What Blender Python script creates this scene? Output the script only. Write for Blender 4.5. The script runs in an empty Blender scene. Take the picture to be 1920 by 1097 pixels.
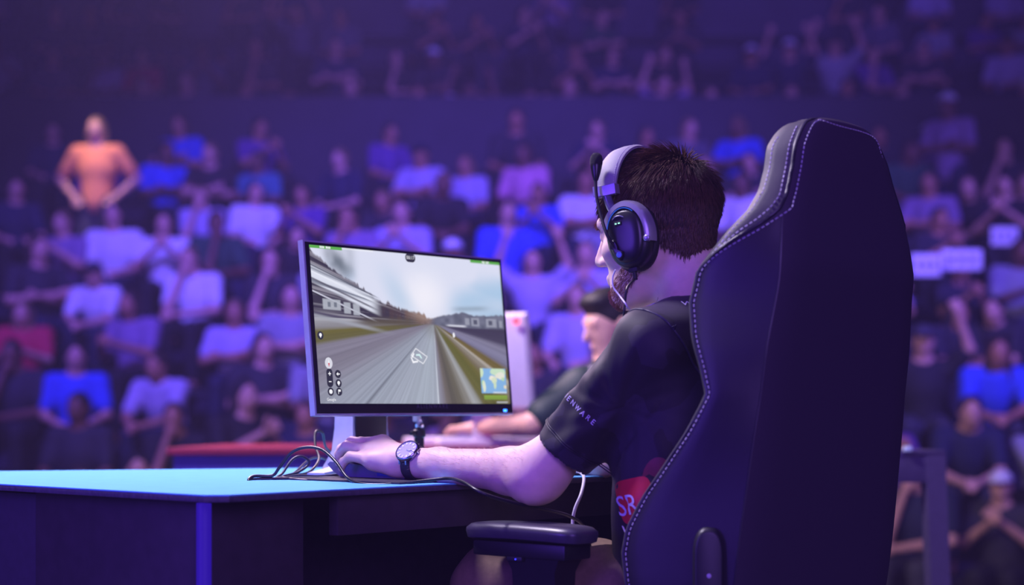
import bpy, bmesh, math, random
import numpy as np
from mathutils import Vector, Matrix, Euler

random.seed(7)
RNG = np.random.default_rng(7)
scene = bpy.context.scene
COL = scene.collection

# ------------------------------------------------------------------ camera
FPX, HX, HY, CAMZ = 3200.0, 960.0, 760.0, 0.90      # focal length in pixels, horizon row
cam_data = bpy.data.cameras.new('camera')
cam = bpy.data.objects.new('camera', cam_data)
COL.objects.link(cam)
cam.location = (0, 0, CAMZ)
cam.rotation_euler = (math.pi / 2, 0, 0)
cam_data.sensor_width = 36.0
cam_data.lens = FPX * 36.0 / 1920.0
cam_data.shift_y = (HY - 1097 / 2) / 1920.0
cam_data.clip_end = 200
cam_data.dof.use_dof = True
cam_data.dof.focus_distance = 3.32
cam_data.dof.aperture_fstop = 2.0
scene.camera = cam

# ------------------------------------------------------------------ world, lights, exposure
world = bpy.data.worlds.new('arena_air')
scene.world = world
world.use_nodes = True
bg = world.node_tree.nodes['Background']
bg.inputs[0].default_value = (0.22, 0.13, 0.62, 1)
bg.inputs[1].default_value = 0.075
# thin haze of stage fog filling the arena
vsc = world.node_tree.nodes.new('ShaderNodeVolumeScatter')
vsc.inputs['Color'].default_value = (0.62, 0.50, 1.0, 1)
vsc.inputs['Density'].default_value = 0.0052
world.node_tree.links.new(vsc.outputs[0], world.node_tree.nodes['World Output'].inputs['Volume'])
scene.view_settings.view_transform = 'Standard'
scene.view_settings.look = 'None'
scene.view_settings.exposure = 0.0
scene.view_settings.gamma = 1.0
scene.view_settings.use_curve_mapping = False


def aim(o, target):
    d = Vector(target) - o.location
    o.rotation_euler = d.to_track_quat('-Z', 'Y').to_euler()


def area(name, loc, target, size, power, color):
    l = bpy.data.lights.new(name, 'AREA')
    l.shape = 'DISK'
    l.size = size
    l.energy = power
    l.color = color
    o = bpy.data.objects.new(name, l)
    COL.objects.link(o)
    o.location = loc
    aim(o, target)
    return o


def spot(name, loc, target, angle, blend, power, color, r=0.3):
    l = bpy.data.lights.new(name, 'SPOT')
    l.spot_size = math.radians(angle)
    l.spot_blend = blend
    l.energy = power
    l.color = color
    l.shadow_soft_size = r
    o = bpy.data.objects.new(name, l)
    COL.objects.link(o)
    o.location = loc
    aim(o, target)
    return o


# pinkish white stage key, high on the left of the player
area('stage_key_light', (-1.75, 3.9, 4.1), (0.1, 3.3, 0.9), 0.7, 220, (0.94, 0.82, 1.14))
# violet wash from the left of the stage, low
area('stage_violet_wash', (-3.2, 0.6, 1.5), (0.3, 3.2, 0.8), 1.8, 100, (0.16, 0.06, 1.0))
# added soft violet fills overhead and behind the camera, lifting the darks
area('overhead_violet_fill', (0.5, 3.0, 7.5), (0.5, 3.4, 0), 6.0, 150, (0.28, 0.13, 0.95))
area('rear_violet_fill', (1.5, -4.5, 3.2), (0.8, 3.0, 0.8), 4.0, 420, (0.30, 0.15, 0.90))
# opponents' side of the stage
area('far_stage_light', (-1.4, 6.6, 3.4), (0.3, 6.3, 0.9), 0.8, 150, (1.0, 0.72, 0.95))
# arena washes over the crowd
VIO = (0.14, 0.082, 1.0)
spot('crowd_wash', (-5.0, 5.0, 9.5), (-2.4, 15.0, 1.6), 46, 1.0, 8600, VIO)
spot('crowd_wash', (3.0, 5.0, 9.5), (0.2, 16.4, 2.2), 44, 1.0, 10800, VIO)
spot('crowd_wash', (6.5, 5.0, 8.5), (4.6, 15.0, 0.8), 42, 1.0, 7500, VIO)
spot('upper_tier_wash', (1.5, 8.0, 12.0), (1.4, 23.0, 6.0), 46, 1.0, 4600, (0.17, 0.10, 1.0))

# ------------------------------------------------------------------ frames
TH = math.radians(49.0)
U = np.array([math.cos(TH), math.sin(TH), 0.0])      # along the desk edge, player's right
V = np.array([-math.sin(TH), math.cos(TH), 0.0])     # the way the player faces
Z = np.array([0.0, 0.0, 1.0])
DESK_Z = 0.75
P0 = np.array([-0.494, 2.841, DESK_Z])               # near corner of the desk top


def W(px, py, d):
    """a point at distance d along the viewing axis, measured off the photograph"""
    return np.array([(px - HX) / FPX * d, d, CAMZ + (HY - py) / FPX * d])


def on_desk(px, py, lift=0.0):
    d = FPX * (CAMZ - DESK_Z - lift) / (py - HY)
    return W(px, py, d)


# ------------------------------------------------------------------ materials
def s2l(c):
    return c / 12.92 if c <= 0.04045 else ((c + 0.055) / 1.055) ** 2.4


def rgb(h):
    h = h.lstrip('#')
    return tuple(s2l(int(h[i:i + 2], 16) / 255) for i in (0, 2, 4)) + (1.0,)


MATS = {}


def mat(name, color, rough=0.5, metal=0.0, spec=0.5, bump=0.0, scale=60.0, var=0.12, emit=None, emit_s=0.0, kind='noise', sheen=0.0, sss=0.0, coat=0.0, trans=0.0):
    if name in MATS:
        return MATS[name]
    m = bpy.data.materials.new(name)
    m.use_nodes = True
    nt = m.node_tree
    b = nt.nodes['Principled BSDF']
    if isinstance(color, str):
        color = rgb(color)
    tc = nt.nodes.new('ShaderNodeTexCoord')
    if kind == 'voronoi':
        tx = nt.nodes.new('ShaderNodeTexVoronoi')
        fac = tx.outputs['Distance']
    else:
        tx = nt.nodes.new('ShaderNodeTexNoise')
        tx.inputs['Detail'].default_value = 4
        fac = tx.outputs['Fac']
    tx.inputs['Scale'].default_value = scale
    nt.links.new(tc.outputs['Object'], tx.inputs['Vector'])
    rp = nt.nodes.new('ShaderNodeValToRGB')
    nt.links.new(fac, rp.inputs['Fac'])
    rp.color_ramp.elements[0].position = 0.3
    rp.color_ramp.elements[1].position = 0.7
    rp.color_ramp.elements[0].color = tuple(c * (1 - var) for c in color[:3]) + (1,)
    rp.color_ramp.elements[1].color = tuple(min(1, c * (1 + var)) for c in color[:3]) + (1,)
    nt.links.new(rp.outputs['Color'], b.inputs['Base Color'])
    b.inputs['Roughness'].default_value = rough
    b.inputs['Metallic'].default_value = metal
    b.inputs['Specular IOR Level'].default_value = spec
    if sheen:
        b.inputs['Sheen Weight'].default_value = sheen
    if coat:
        b.inputs['Coat Weight'].default_value = coat
    if trans:
        b.inputs['Transmission Weight'].default_value = trans
    if sss:
        b.inputs['Subsurface Weight'].default_value = sss
        b.inputs['Subsurface Radius'].default_value = (0.012, 0.004, 0.002)
        b.inputs['Subsurface Scale'].default_value = 1.0
    if bump:
        bp = nt.nodes.new('ShaderNodeBump')
        bp.inputs['Strength'].default_value = bump
        bp.inputs['Distance'].default_value = 0.002
        nt.links.new(fac, bp.inputs['Height'])
        nt.links.new(bp.outputs['Normal'], b.inputs['Normal'])
    if emit is not None:
        b.inputs['Emission Color'].default_value = rgb(emit) if isinstance(emit, str) else tuple(emit) + (1,)
        b.inputs['Emission Strength'].default_value = emit_s
    MATS[name] = m
    return m


# ------------------------------------------------------------------ object helpers
def link(name, me, m=None, parent=None):
    o = bpy.data.objects.new(name, me)
    COL.objects.link(o)
    if m is not None:
        me.materials.append(m)
    if parent is not None:
        o.parent = parent
        inv = Matrix.Identity(4)
        q = parent
        chain = []
        while q is not None:
            chain.append(q)
            q = q.parent
        inv = Matrix.Identity(4)
        for q in chain[-1:]:
            inv = Matrix.LocRotScale(q.location, q.rotation_euler, q.scale).inverted()
        if len(chain) == 1:
            o.matrix_parent_inverse = inv
    return o


def tag(o, label, cat, group=None):
    o['label'] = label
    o['category'] = cat
    if group:
        o['group'] = group
    return o


def thing(name, loc, label, cat, group=None):
    o = bpy.data.objects.new(name, None)
    o.empty_display_size = 0.1
    COL.objects.link(o)
    o.location = tuple(loc)
    return tag(o, label, cat, group)


def struct(o):
    o['kind'] = 'structure'
    return o


def mesh(name, verts, faces, smooth=None):
    me = bpy.data.meshes.new(name)
    me.from_pydata([tuple(map(float, v)) for v in verts], [], [tuple(map(int, f)) for f in faces])
    me.update()
    if smooth is not None:
        me.polygons.foreach_set('use_smooth', [True] * len(me.polygons))
        if smooth < 179:
            me.set_sharp_from_angle(angle=math.radians(smooth))
    return me


def mesh_np(name, v, q, smooth=180):
    """fast path: v (n,3) array, q (m,4) or (m,3) array"""
    me = bpy.data.meshes.new(name)
    n, k = q.shape
    me.vertices.add(len(v))
    me.vertices.foreach_set('co', np.asarray(v, np.float32).ravel())
    me.loops.add(n * k)
    me.loops.foreach_set('vertex_index', np.asarray(q, np.int32).ravel())
    me.polygons.add(n)
    me.polygons.foreach_set('loop_start', np.arange(0, n * k, k, dtype=np.int32))
    me.update(calc_edges=True)
    me.validate()
    if smooth is not None:
        me.polygons.foreach_set('use_smooth', np.ones(len(me.polygons), bool))
        if smooth < 179:
            me.set_sharp_from_angle(angle=math.radians(smooth))
    return me


def box_geo(c, ax, ay, az, hx, hy, hz):
    c = np.array(c, float)
    v = []
    for k in (-1, 1):
        for j in (-1, 1):
            for i in (-1, 1):
                v.append(c + ax * hx * i + ay * hy * j + az * hz * k)
    f = [(0, 2, 3, 1), (4, 5, 7, 6), (0, 1, 5, 4), (2, 6, 7, 3), (0, 4, 6, 2), (1, 3, 7, 5)]
    return v, f


X3 = np.array([1.0, 0, 0])
Y3 = np.array([0, 1.0, 0])


def bevel_mesh(me, w, seg=2):
    bm = bmesh.new()
    bm.from_mesh(me)
    bmesh.ops.recalc_face_normals(bm, faces=bm.faces)
    if w > 0:
        bmesh.ops.bevel(bm, geom=list(bm.edges), offset=w, segments=seg, profile=0.6, affect='EDGES')
    bm.to_mesh(me)
    bm.free()
    me.polygons.foreach_set('use_smooth', [True] * len(me.polygons))
    me.set_sharp_from_angle(angle=math.radians(40))
    return me


def box(name, c, half, m, parent=None, axes=(X3, Y3, Z), bevel=0.003, seg=2):
    v, f = box_geo(c, axes[0], axes[1], axes[2], *half)
    return link(name, bevel_mesh(mesh(name, v, f), bevel, seg), m, parent)


def prism(name, poly, z0, z1, m, parent=None, bevel=0.002):
    """horizontal polygon poly [(x,y)...] counter-clockwise, extruded z0..z1"""
    n = len(poly)
    v = [(p[0], p[1], z0) for p in poly] + [(p[0], p[1], z1) for p in poly]
    f = [tuple(range(n))[::-1], tuple(range(n, 2 * n))] + [(i, (i + 1) % n, n + (i + 1) % n, n + i) for i in range(n)]
    return link(name, bevel_mesh(mesh(name, v, f), bevel), m, parent)


def catmull(pts, n=8, closed=False):
    pts = [np.array(p, float) for p in pts]
    out = []
    N = len(pts)
    rng = range(N if closed else N - 1)
    for i in rng:
        g = (lambda k: pts[k % N]) if closed else (lambda k: pts[min(max(k, 0), N - 1)])
        p0, p1, p2, p3 = g(i - 1), g(i), g(i + 1), g(i + 2)
        for s in range(n):
            t = s / n
            out.append(0.5 * ((2 * p1) + (-p0 + p2) * t + (2 * p0 - 5 * p1 + 4 * p2 - p3) * t * t + (-p0 + 3 * p1 - 3 * p2 + p3) * t ** 3))
    if not closed:
        out.append(pts[-1])
    return out


def tube_geo(path, r, sides=8, closed=False, caps=True):
    path = [np.array(p, float) for p in path]
    n = len(path)
    rr = r if hasattr(r, '__len__') else [r] * n
    verts, faces = [], []
    t_prev = None
    nrm = None
    for i in range(n):
        if closed:
            t = path[(i + 1) % n] - path[i - 1]
        else:
            t = path[min(i + 1, n - 1)] - path[max(i - 1, 0)]
        t = t / (np.linalg.norm(t) + 1e-12)
        if nrm is None:
            a = Z if abs(t[2]) < 0.9 else X3
            nrm = np.cross(t, a)
        else:
            nrm = nrm - t * np.dot(nrm, t)
        nrm = nrm / (np.linalg.norm(nrm) + 1e-12)
        b = np.cross(t, nrm)
        for k in range(sides):
            an = 2 * math.pi * k / sides
            verts.append(path[i] + (nrm * math.cos(an) + b * math.sin(an)) * rr[i])
    m = n if closed else n - 1
    for i in range(m):
        j = (i + 1) % n
        for k in range(sides):
            l = (k + 1) % sides
            faces.append((i * sides + k, i * sides + l, j * sides + l, j * sides + k))
    if caps and not closed:
        faces.append(tuple(range(sides))[::-1])
        faces.append(tuple((n - 1) * sides + k for k in range(sides)))
    return verts, faces


def tube(name, pts, r, m, parent=None, sides=8, smooth=6, closed=False):
    path = catmull(pts, smooth, closed) if smooth > 1 else pts
    if hasattr(r, '__len__') and len(r) != len(path):
        xs = np.linspace(0, 1, len(r))
        r = list(np.interp(np.linspace(0, 1, len(path)), xs, r))
    v, f = tube_geo(path, r, sides, closed)
    return link(name, mesh(name, v, f, 60), m, parent)


def join_geo(parts):
    v, f = [], []
    for a, b in parts:
        o = len(v)
        v += list(a)
        f += [tuple(i + o for i in q) for q in b]
    return v, f


def loft(name, rings, m, parent=None, closed_ring=True, caps=True, smooth=40):
    n = len(rings[0])
    v = [p for r in rings for p in r]
    f = []
    for i in range(len(rings) - 1):
        for k in range(n if closed_ring else n - 1):
            l = (k + 1) % n
            f.append((i * n + k, i * n + l, (i + 1) * n + l, (i + 1) * n + k))
    if caps and closed_ring:
        f.append(tuple(range(n))[::-1])
        f.append(tuple((len(rings) - 1) * n + k for k in range(n)))
    me = mesh(name, v, f)
    bm = bmesh.new()
    bm.from_mesh(me)
    bmesh.ops.remove_doubles(bm, verts=bm.verts, dist=1e-6)
    bmesh.ops.recalc_face_normals(bm, faces=bm.faces)
    bm.to_mesh(me)
    bm.free()
    me.polygons.foreach_set('use_smooth', [True] * len(me.polygons))
    if smooth < 179:
        me.set_sharp_from_angle(angle=math.radians(smooth))
    return link(name, me, m, parent)


def lathe(name, c, axis, prof, m, parent=None, sides=24, smooth=40):
    """prof [(radius, distance along axis)...]"""
    axis = np.array(axis, float)
    axis /= np.linalg.norm(axis)
    a = np.cross(axis, Z if abs(axis[2]) < 0.9 else X3)
    a /= np.linalg.norm(a)
    b = np.cross(axis, a)
    rings = []
    for r, h in prof:
        r = max(r, 1e-5)
        rings.append([np.array(c) + axis * h + (a * math.cos(2 * math.pi * k / sides) + b * math.sin(2 * math.pi * k / sides)) * r for k in range(sides)])
    return loft(name, rings, m, parent, smooth=smooth)


def text_geo(body, size, align='LEFT', spacing=1.0, extrude=0.0):
    """flat text as (verts, faces) in its own x,y plane"""
    cu = bpy.data.curves.new('text', 'FONT')
    cu.body = body
    cu.size = size
    cu.align_x = align
    cu.space_character = spacing
    cu.resolution_u = 3
    cu.extrude = extrude
    o = bpy.data.objects.new('text', cu)
    COL.objects.link(o)
    bpy.context.view_layer.update()
    me = bpy.data.meshes.new_from_object(o.evaluated_get(bpy.context.evaluated_depsgraph_get()))
    v = [np.array(p.co) for p in me.vertices]
    f = [tuple(p.vertices) for p in me.polygons]
    bpy.data.objects.remove(o)
    bpy.data.curves.remove(cu)
    bpy.data.meshes.remove(me)
    return v, f


# ------------------------------------------------------------------ distance-field modelling of organic shapes
def rcone(a, b, ra, rb, k=0.02, op='add'):
    return ('c', np.array(a, float), np.array(b, float), ra, rb, k, op)


def ell(c, r, M=None, k=0.02, op='add'):
    """ellipsoid; M rows are its local axes in world space"""
    return ('e', np.array(c, float), np.array(r, float), None if M is None else np.array(M, float), None, k, op)


def sdf_eval(prims, P):
    D = None
    P = P.astype(np.float32)
    f4 = lambda a: None if a is None else np.asarray(a, np.float32)
    for q in prims:
        q = (q[0], f4(q[1]), f4(q[2]), f4(q[3]) if isinstance(q[3], np.ndarray) else q[3]) + tuple(q[4:])
        if q[0] == 'c':
            a, b, ra, rb = q[1:5]
            ba = b - a
            L2 = max(ba @ ba, 1e-12)
            h = np.clip(((P - a) @ ba) / L2, 0, 1)
            d = np.sqrt((((P - a) - h[:, None] * ba) ** 2).sum(1)) - (ra + (rb - ra) * h)
        elif q[0] == 'p':                                   # half space: keep the side the normal points away from
            d = (P - q[1]) @ q[2]
        else:
            L = P - q[1]
            if q[3] is not None:
                L = L @ q[3].T
            r = q[2]
            k0 = np.sqrt(((L / r) ** 2).sum(1))
            k1 = np.sqrt(((L / (r * r)) ** 2).sum(1)) + 1e-9
            d = k0 * (k0 - 1) / k1
            d = np.where(k0 < 1e-6, -r.min(), d)
        k, op = q[5], q[6]
        if D is None:
            D = d
        elif op == 'add':
            h = np.maximum(k - np.abs(D - d), 0) / k
            D = np.minimum(D, d) - h * h * k * 0.25
        elif op == 'cut':                                   # intersect with half space
            D = np.maximum(D, d)
        else:
            h = np.maximum(k - np.abs(D + d), 0) / k
            D = np.maximum(D, -d) + h * h * k * 0.25
    return D


def half(p, n):
    n = np.array(n, float)
    return ('p', np.array(p, float), n / np.linalg.norm(n), None, None, 0.001, 'cut')


def sdf_bounds(prims, pad):
    lo, hi = np.full(3, 1e9), np.full(3, -1e9)
    for q in prims:
        if q[6] != 'add':
            continue
        if q[0] == 'c':
            r = max(q[3], q[4])
            for p in (q[1], q[2]):
                lo, hi = np.minimum(lo, p - r), np.maximum(hi, p + r)
        elif q[0] == 'e':
            r = q[2].max()
            lo, hi = np.minimum(lo, q[1] - r), np.maximum(hi, q[1] + r)
    return lo - pad, hi + pad


def sdf_mesh(prims, res, fn=None):
    """surface nets over a block-sparse grid; returns (verts, quads)"""
    lo, hi = sdf_bounds(prims, res * 3)
    B = 8
    nb = np.ceil((hi - lo) / (res * B)).astype(int)
    n = nb * B + 1
    ev = (lambda P: sdf_eval(prims, P)) if fn is None else (lambda P: fn(sdf_eval(prims, P), P))
    ci = np.stack(np.meshgrid(*[np.arange(k) for k in nb], indexing='ij'), -1).reshape(-1, 3)
    cc = lo + (ci + 0.5) * res * B
    dc = np.concatenate([ev(cc[i:i + 200000]) for i in range(0, len(cc), 200000)])
    dense = np.repeat(np.repeat(np.repeat(np.sign(dc).reshape(nb), B, 0), B, 1), B, 2).astype(np.float32)
    val = np.ones(n, np.float32)
    val[:-1, :-1, :-1] = dense
    val *= res
    act = ci[np.abs(dc) < res * B * 1.25 + 0.012]
    loc = np.stack(np.meshgrid(*[np.arange(B + 1)] * 3, indexing='ij'), -1).reshape(-1, 3)
    grp = act // 2
    key = (grp[:, 0] * 4096 + grp[:, 1]) * 4096 + grp[:, 2]
    act = act[np.argsort(key, kind='stable')]
    key = np.sort(key, kind='stable')
    cuts = np.concatenate([[0], np.flatnonzero(np.diff(key)) + 1, [len(key)]])
    for a0, a1 in zip(cuts[:-1], cuts[1:]):
        g = (act[a0:a1, None, :] * B + loc[None]).reshape(-1, 3)
        P = (lo + g * res).astype(np.float32)
        mid = (P.min(0) + P.max(0)) / 2
        R = np.linalg.norm(P.max(0) - P.min(0)) / 2
        dm = [sdf_eval([q[:6] + ('add',)], mid[None])[0] if q[6] == 'add' else -1e9 for q in prims]
        near = min([x for x in dm if x > -1e8])
        sub = [q for q, x in zip(prims, dm) if x < 2.1 * R + near + .085 or q[6] != 'add']
        if sub[0][6] != 'add':
            sub = prims
        d = sdf_eval(sub, P)
        if fn is not None:
            d = fn(d, P)
        val[g[:, 0], g[:, 1], g[:, 2]] = d
    ins = val < 0
    c = [ins[i:n[0] - 1 + i, j:n[1] - 1 + j, k:n[2] - 1 + k] for i in (0, 1) for j in (0, 1) for k in (0, 1)]
    allv = c[0].copy()
    anyv = c[0].copy()
    for x in c[1:]:
        allv &= x
        anyv |= x
    mix = anyv & ~allv
    cells = np.argwhere(mix)
    idx = np.full(mix.shape, -1, np.int32)
    idx[mix] = np.arange(len(cells))
    off = np.array([(i, j, k) for i in (0, 1) for j in (0, 1) for k in (0, 1)])
    cv = np.stack([val[cells[:, 0] + o[0], cells[:, 1] + o[1], cells[:, 2] + o[2]] for o in off], 1)
    acc = np.zeros((len(cells), 3))
    cnt = np.zeros(len(cells))
    for a in range(8):
        for b in range(a + 1, 8):
            if np.abs(off[a] - off[b]).sum() != 1:
                continue
            va, vb = cv[:, a], cv[:, b]
            x = (va < 0) != (vb < 0)
            t = np.where(x, va / np.where(x, va - vb, 1), 0)
            acc += np.where(x[:, None], off[a] + t[:, None] * (off[b] - off[a]), 0)
            cnt += x
    verts = lo + (cells + acc / cnt[:, None]) * res
    quads = []
    for ax in range(3):
        sl0 = [slice(0, n[i] - 1) if i == ax else slice(1, n[i] - 1) for i in range(3)]
        sl1 = [slice(1, n[i]) if i == ax else slice(1, n[i] - 1) for i in range(3)]
        a, b = ins[tuple(sl0)], ins[tuple(sl1)]
        e = np.argwhere(a != b)
        if not len(e):
            continue
        flip = a[e[:, 0], e[:, 1], e[:, 2]]
        base = e.copy()
        o1, o2 = [(1, 2), (2, 0), (0, 1)][ax]
        for i in range(3):
            if i != ax:
                base[:, i] += 1
        def cell(d1, d2):
            q = base.copy()
            q[:, o1] -= d1
            q[:, o2] -= d2
            return idx[q[:, 0], q[:, 1], q[:, 2]]
        q = np.stack([cell(1, 1), cell(0, 1), cell(0, 0), cell(1, 0)], 1)
        q[~flip] = q[~flip][:, ::-1]
        quads.append(q)
    q = np.concatenate(quads)
    q = q[(q >= 0).all(1)]
    return verts, q


def relax(v, q, it=1, amt=0.5):
    for _ in range(it):
        s = np.zeros_like(v)
        c = np.zeros(len(v))
        for i in range(4):
            a, b = q[:, i], q[:, (i + 1) % 4]
            np.add.at(s, a, v[b])
            np.add.at(s, b, v[a])
            np.add.at(c, a, 1)
            np.add.at(c, b, 1)
        v = v * (1 - amt) + amt * s / np.maximum(c, 1)[:, None]
    return v


def normals(v, q):
    n = np.cross(v[q[:, 2]] - v[q[:, 0]], v[q[:, 3]] - v[q[:, 1]])
    out = np.zeros_like(v)
    for i in range(4):
        np.add.at(out, q[:, i], n)
    return out / (np.linalg.norm(out, axis=1, keepdims=True) + 1e-12)


def organic(name, prims, res, m, parent=None, fn=None, it=1, keep=None, warp=None):
    v, q = sdf_mesh(prims, res, fn)
    v = relax(v, q, it)
    if warp is not None:
        v = warp(v, normals(v, q))
    if keep is not None:                                     # drop faces (open cuffs, hems, neck)
        q = q[keep(v[q].mean(1), np.cross(v[q[:, 2]] - v[q[:, 0]], v[q[:, 3]] - v[q[:, 1]]))]
    me = mesh_np(name, v, q)
    if keep is not None:
        bm = bmesh.new()
        bm.from_mesh(me)
        bmesh.ops.delete(bm, geom=[x for x in bm.verts if not x.link_faces], context='VERTS')
        bm.to_mesh(me)
        bm.free()
    return link(name, me, m, parent)


# ================================================================== the setting
M_floor = mat('stage_floor', '#1b1626', 0.35, var=0.2, scale=8)
M_arena = mat('arena_floor', '#14101c', 0.8, var=0.2, scale=4)
M_tier = mat('tier_concrete', '#2a2633', 0.85, var=0.2, scale=5)
M_wall = mat('back_wall', '#565060', 0.9, var=0.15, scale=2)
M_parapet = mat('parapet_panel', '#39353f', 0.8, var=0.12, scale=3)
M_bench = mat('bench_plastic', '#191622', 0.7, var=0.2)

struct(box('floor', (0, 3.2, -0.375), (9, 5.0, 0.375), M_floor, bevel=0.01))
struct(box('floor_arena', (0, 16, -0.80), (22, 14, 0.05), M_arena, bevel=0))
ROWS = []
ORD = ['first', 'second', 'third', 'fourth', 'fifth', 'sixth', 'seventh', 'eighth', 'ninth', 'tenth', 'eleventh', 'twelfth', 'thirteenth', 'fourteenth', 'fifteenth', 'sixteenth', 'seventeenth', 'eighteenth', 'nineteenth', 'twentieth', 'twenty-first', 'twenty-second', 'twenty-third', 'twenty-fourth', 'twenty-fifth', 'twenty-sixth']
NL = 9
for k in range(NL):
    ROWS.append((11.5 + 0.9 * k, CAMZ - 0.41 + 0.435 * k))       # distance, height of a seated head
for k in range(4):
    ROWS.append((20.6 + 0.95 * k, CAMZ + 3.85 + 0.66 * k))
for k, (d, hz) in enumerate(ROWS):
    zf = hz - 1.20
    if zf > -0.7:
        struct(box('floor_tier', (0, d + 0.1, (zf - 0.75) / 2), (16, 0.46, (zf + 0.75) / 2), M_tier, bevel=0.01))
    b = box('bench', (0.3, d + 0.16, zf + 0.41), (11, 0.17, 0.03), M_bench, bevel=0.01)
    tag(b, 'long dark bench under the %s row of spectators from the front' % ORD[k], 'bench', 'benches of the stand')
    for i in range(12):
        box('leg', (-10.4 + 1.9 * i + 0.3, d + 0.16, zf + 0.19), (0.04, 0.12, 0.19), M_bench, b, bevel=0)
# walkway wall between the lower and the upper tier, back wall, side walls
struct(box('wall_parapet', (2.5, 19.55, CAMZ + 1.65), (13.0, 0.09, 1.88), M_parapet, bevel=0.02))
struct(box('wall_back', (0, 25.2, 6.5), (18, 0.1, 7.5), M_wall, bevel=0))
# stair at the left end of the stand
M_nose = mat('lit_step_nosing', '#6a6478', 0.6, var=0.1)  # lighter nosing: light on the step edges is put into this colour
stair = box('floor_stair', (-6.65, 15.9, 0.6), (0.75, 2.6, 1.2), M_tier, bevel=0.01)
struct(stair)
for k in range(12):
    z = 1.0 + 0.235 * k
    y = 13.6 + 0.42 * k
    box('step', (-6.35 - 0.05 * k, y, z), (0.62, 0.22, 0.09), M_tier, stair, bevel=0.006)
    box('lit_step_nosing', (-6.35 - 0.05 * k, y - 0.225, z + 0.07), (0.62, 0.012, 0.02), M_nose, stair, bevel=0.004)

# ================================================================== the crowd
SKINS = [mat('crowd_skin_fair', '#d9a58c', 0.55, var=0.06), mat('crowd_skin_tan', '#b98263', 0.55, var=0.06), mat('crowd_skin_deep', '#7d5440', 0.55, var=0.06)]
HAIRS = [mat('crowd_hair_black', '#15110f', 0.6), mat('crowd_hair_brown', '#35241a', 0.6), mat('crowd_hair_fair', '#7b6040', 0.6)]
TROUSERS = [mat('crowd_denim', '#1d2338', 0.8), mat('crowd_black_trousers', '#121216', 0.8), mat('crowd_grey_trousers', '#3a3a42', 0.8)]
SHIRT = {
    'white': mat('shirt_white', '#e8e6ea', 0.8), 'pale lilac': mat('shirt_lilac', '#b9aed0', 0.8), 'light grey': mat('shirt_light_grey', '#97959e', 0.8),
    'mid grey': mat('shirt_mid_grey', '#605d66', 0.8), 'black': mat('shirt_black', '#17161a', 0.8), 'charcoal': mat('shirt_charcoal', '#2b2a30', 0.8),
    'navy': mat('shirt_navy', '#1a2140', 0.8), 'bright blue': mat('shirt_blue', '#3553d6', 0.8), 'orange': mat('shirt_orange', '#f59a62', 0.8, emit=None),
    'crimson': mat('shirt_crimson', '#d02048', 0.8), 'purple': mat('shirt_purple', '#6a3d8e', 0.8), 'mauve': mat('shirt_mauve', '#94789c', 0.8),
    'teal': mat('shirt_teal', '#3d7a92', 0.8), 'dark green': mat('shirt_green', '#24503a', 0.8), 'pink': mat('shirt_pink', '#e79ab8', 0.8)}


def figure_prims(J, hs=1.0, neckz=None):
    """J: joints of a generic figure -> prims of the body, shirt, trousers, hair. The figure faces -Y."""
    H, N, C, P = [np.array(J[k], float) for k in ('head', 'neck', 'chest', 'pelvis')]
    body = [ell(H, (.073 * hs, .092 * hs, .108 * hs)), ell(H + (0, -.045 * hs, -.045 * hs), (.052 * hs, .05 * hs, .062 * hs), k=.03),
            rcone(H + (0, -.088 * hs, 0.005), H + (0, -.108 * hs, -.028 * hs), .009, .013, k=.012),
            ell(H + (.075 * hs, .005, -.01), (.013, .022, .032), k=.008), ell(H + (-.075 * hs, .005, -.01), (.013, .022, .032), k=.008),
            rcone(H + (-.03, -.078 * hs, .022), H + (.03, -.078 * hs, .022), .012, .012, k=.015),
            rcone(H + (0, .015, -.06), N, .052, .057, k=.03), rcone(N, C, .06, .11, k=.06), rcone(C, P, .12, .13, k=.06)]
    shirt = [rcone(N + (0, 0, -.07), C, .085, .135, k=.08), rcone(C, P + (0, 0, .02), .148, .155, k=.08),
             ell(C + (0, 0, .0), (.19, .125, .16), k=.06)]
    trousers = [rcone(P + (-.06, 0, 0), P + (.06, 0, 0), .135, .135, k=.05)]
    for s in (-1, 1):
        sx = 'l' if s < 0 else 'r'
        S, E_, Hd, K, A = [np.array(J[k + sx], float) for k in ('sh', 'el', 'ha', 'kn', 'an')]
        body += [rcone(N + (s * .05, 0, -.04), S, .055, .06, k=.05), rcone(S, E_, .056, .042, k=.03), rcone(E_, Hd, .041, .028, k=.02)]
        d = Hd - E_
        d = d / np.linalg.norm(d)
        side = np.cross(d, (0, -1.0, .3))
        side /= np.linalg.norm(side) + 1e-9
        body += [ell(Hd + d * .045, (.036, .036, .04), k=.015)]
        for t in (-.027, -.009, .009, .027):
            body.append(rcone(Hd + d * .06 + side * t, Hd + d * .125 + side * t * 1.3, .0135, .0115, k=.008))
        body.append(rcone(Hd + d * .03 + side * .03, Hd + d * .08 + side * .062, .012, .010, k=.01))
        shirt += [rcone(N + (s * .09, 0, -.05), S, .07, .075, k=.06), rcone(S, S + (E_ - S) * .72, .076, .068, k=.03)]
        hip = P + (s * .09, 0, 0)
        trousers += [rcone(hip, K, .098, .075, k=.05), rcone(K, A, .074, .055, k=.03)]
        body += [rcone(hip, K, .07, .05, k=.04), rcone(K, A, .048, .04, k=.03), rcone(A, A + (0, 0, -.03), .04, .04), rcone(A + (0, .02, -.05), A + (0, -.14, -.06), .04, .035, k=.03)]
    hair = [ell(H + (0, .018, .028), (.082 * hs, .094 * hs, .098 * hs)), ell(H + (0, .035, -.02), (.078 * hs, .075 * hs, .09 * hs), k=.03),
            ell(H + (0, -.115 * hs, -.035), (.1, .075, .1), k=.01, op='sub')]
    return body, shirt, trousers, hair


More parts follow.
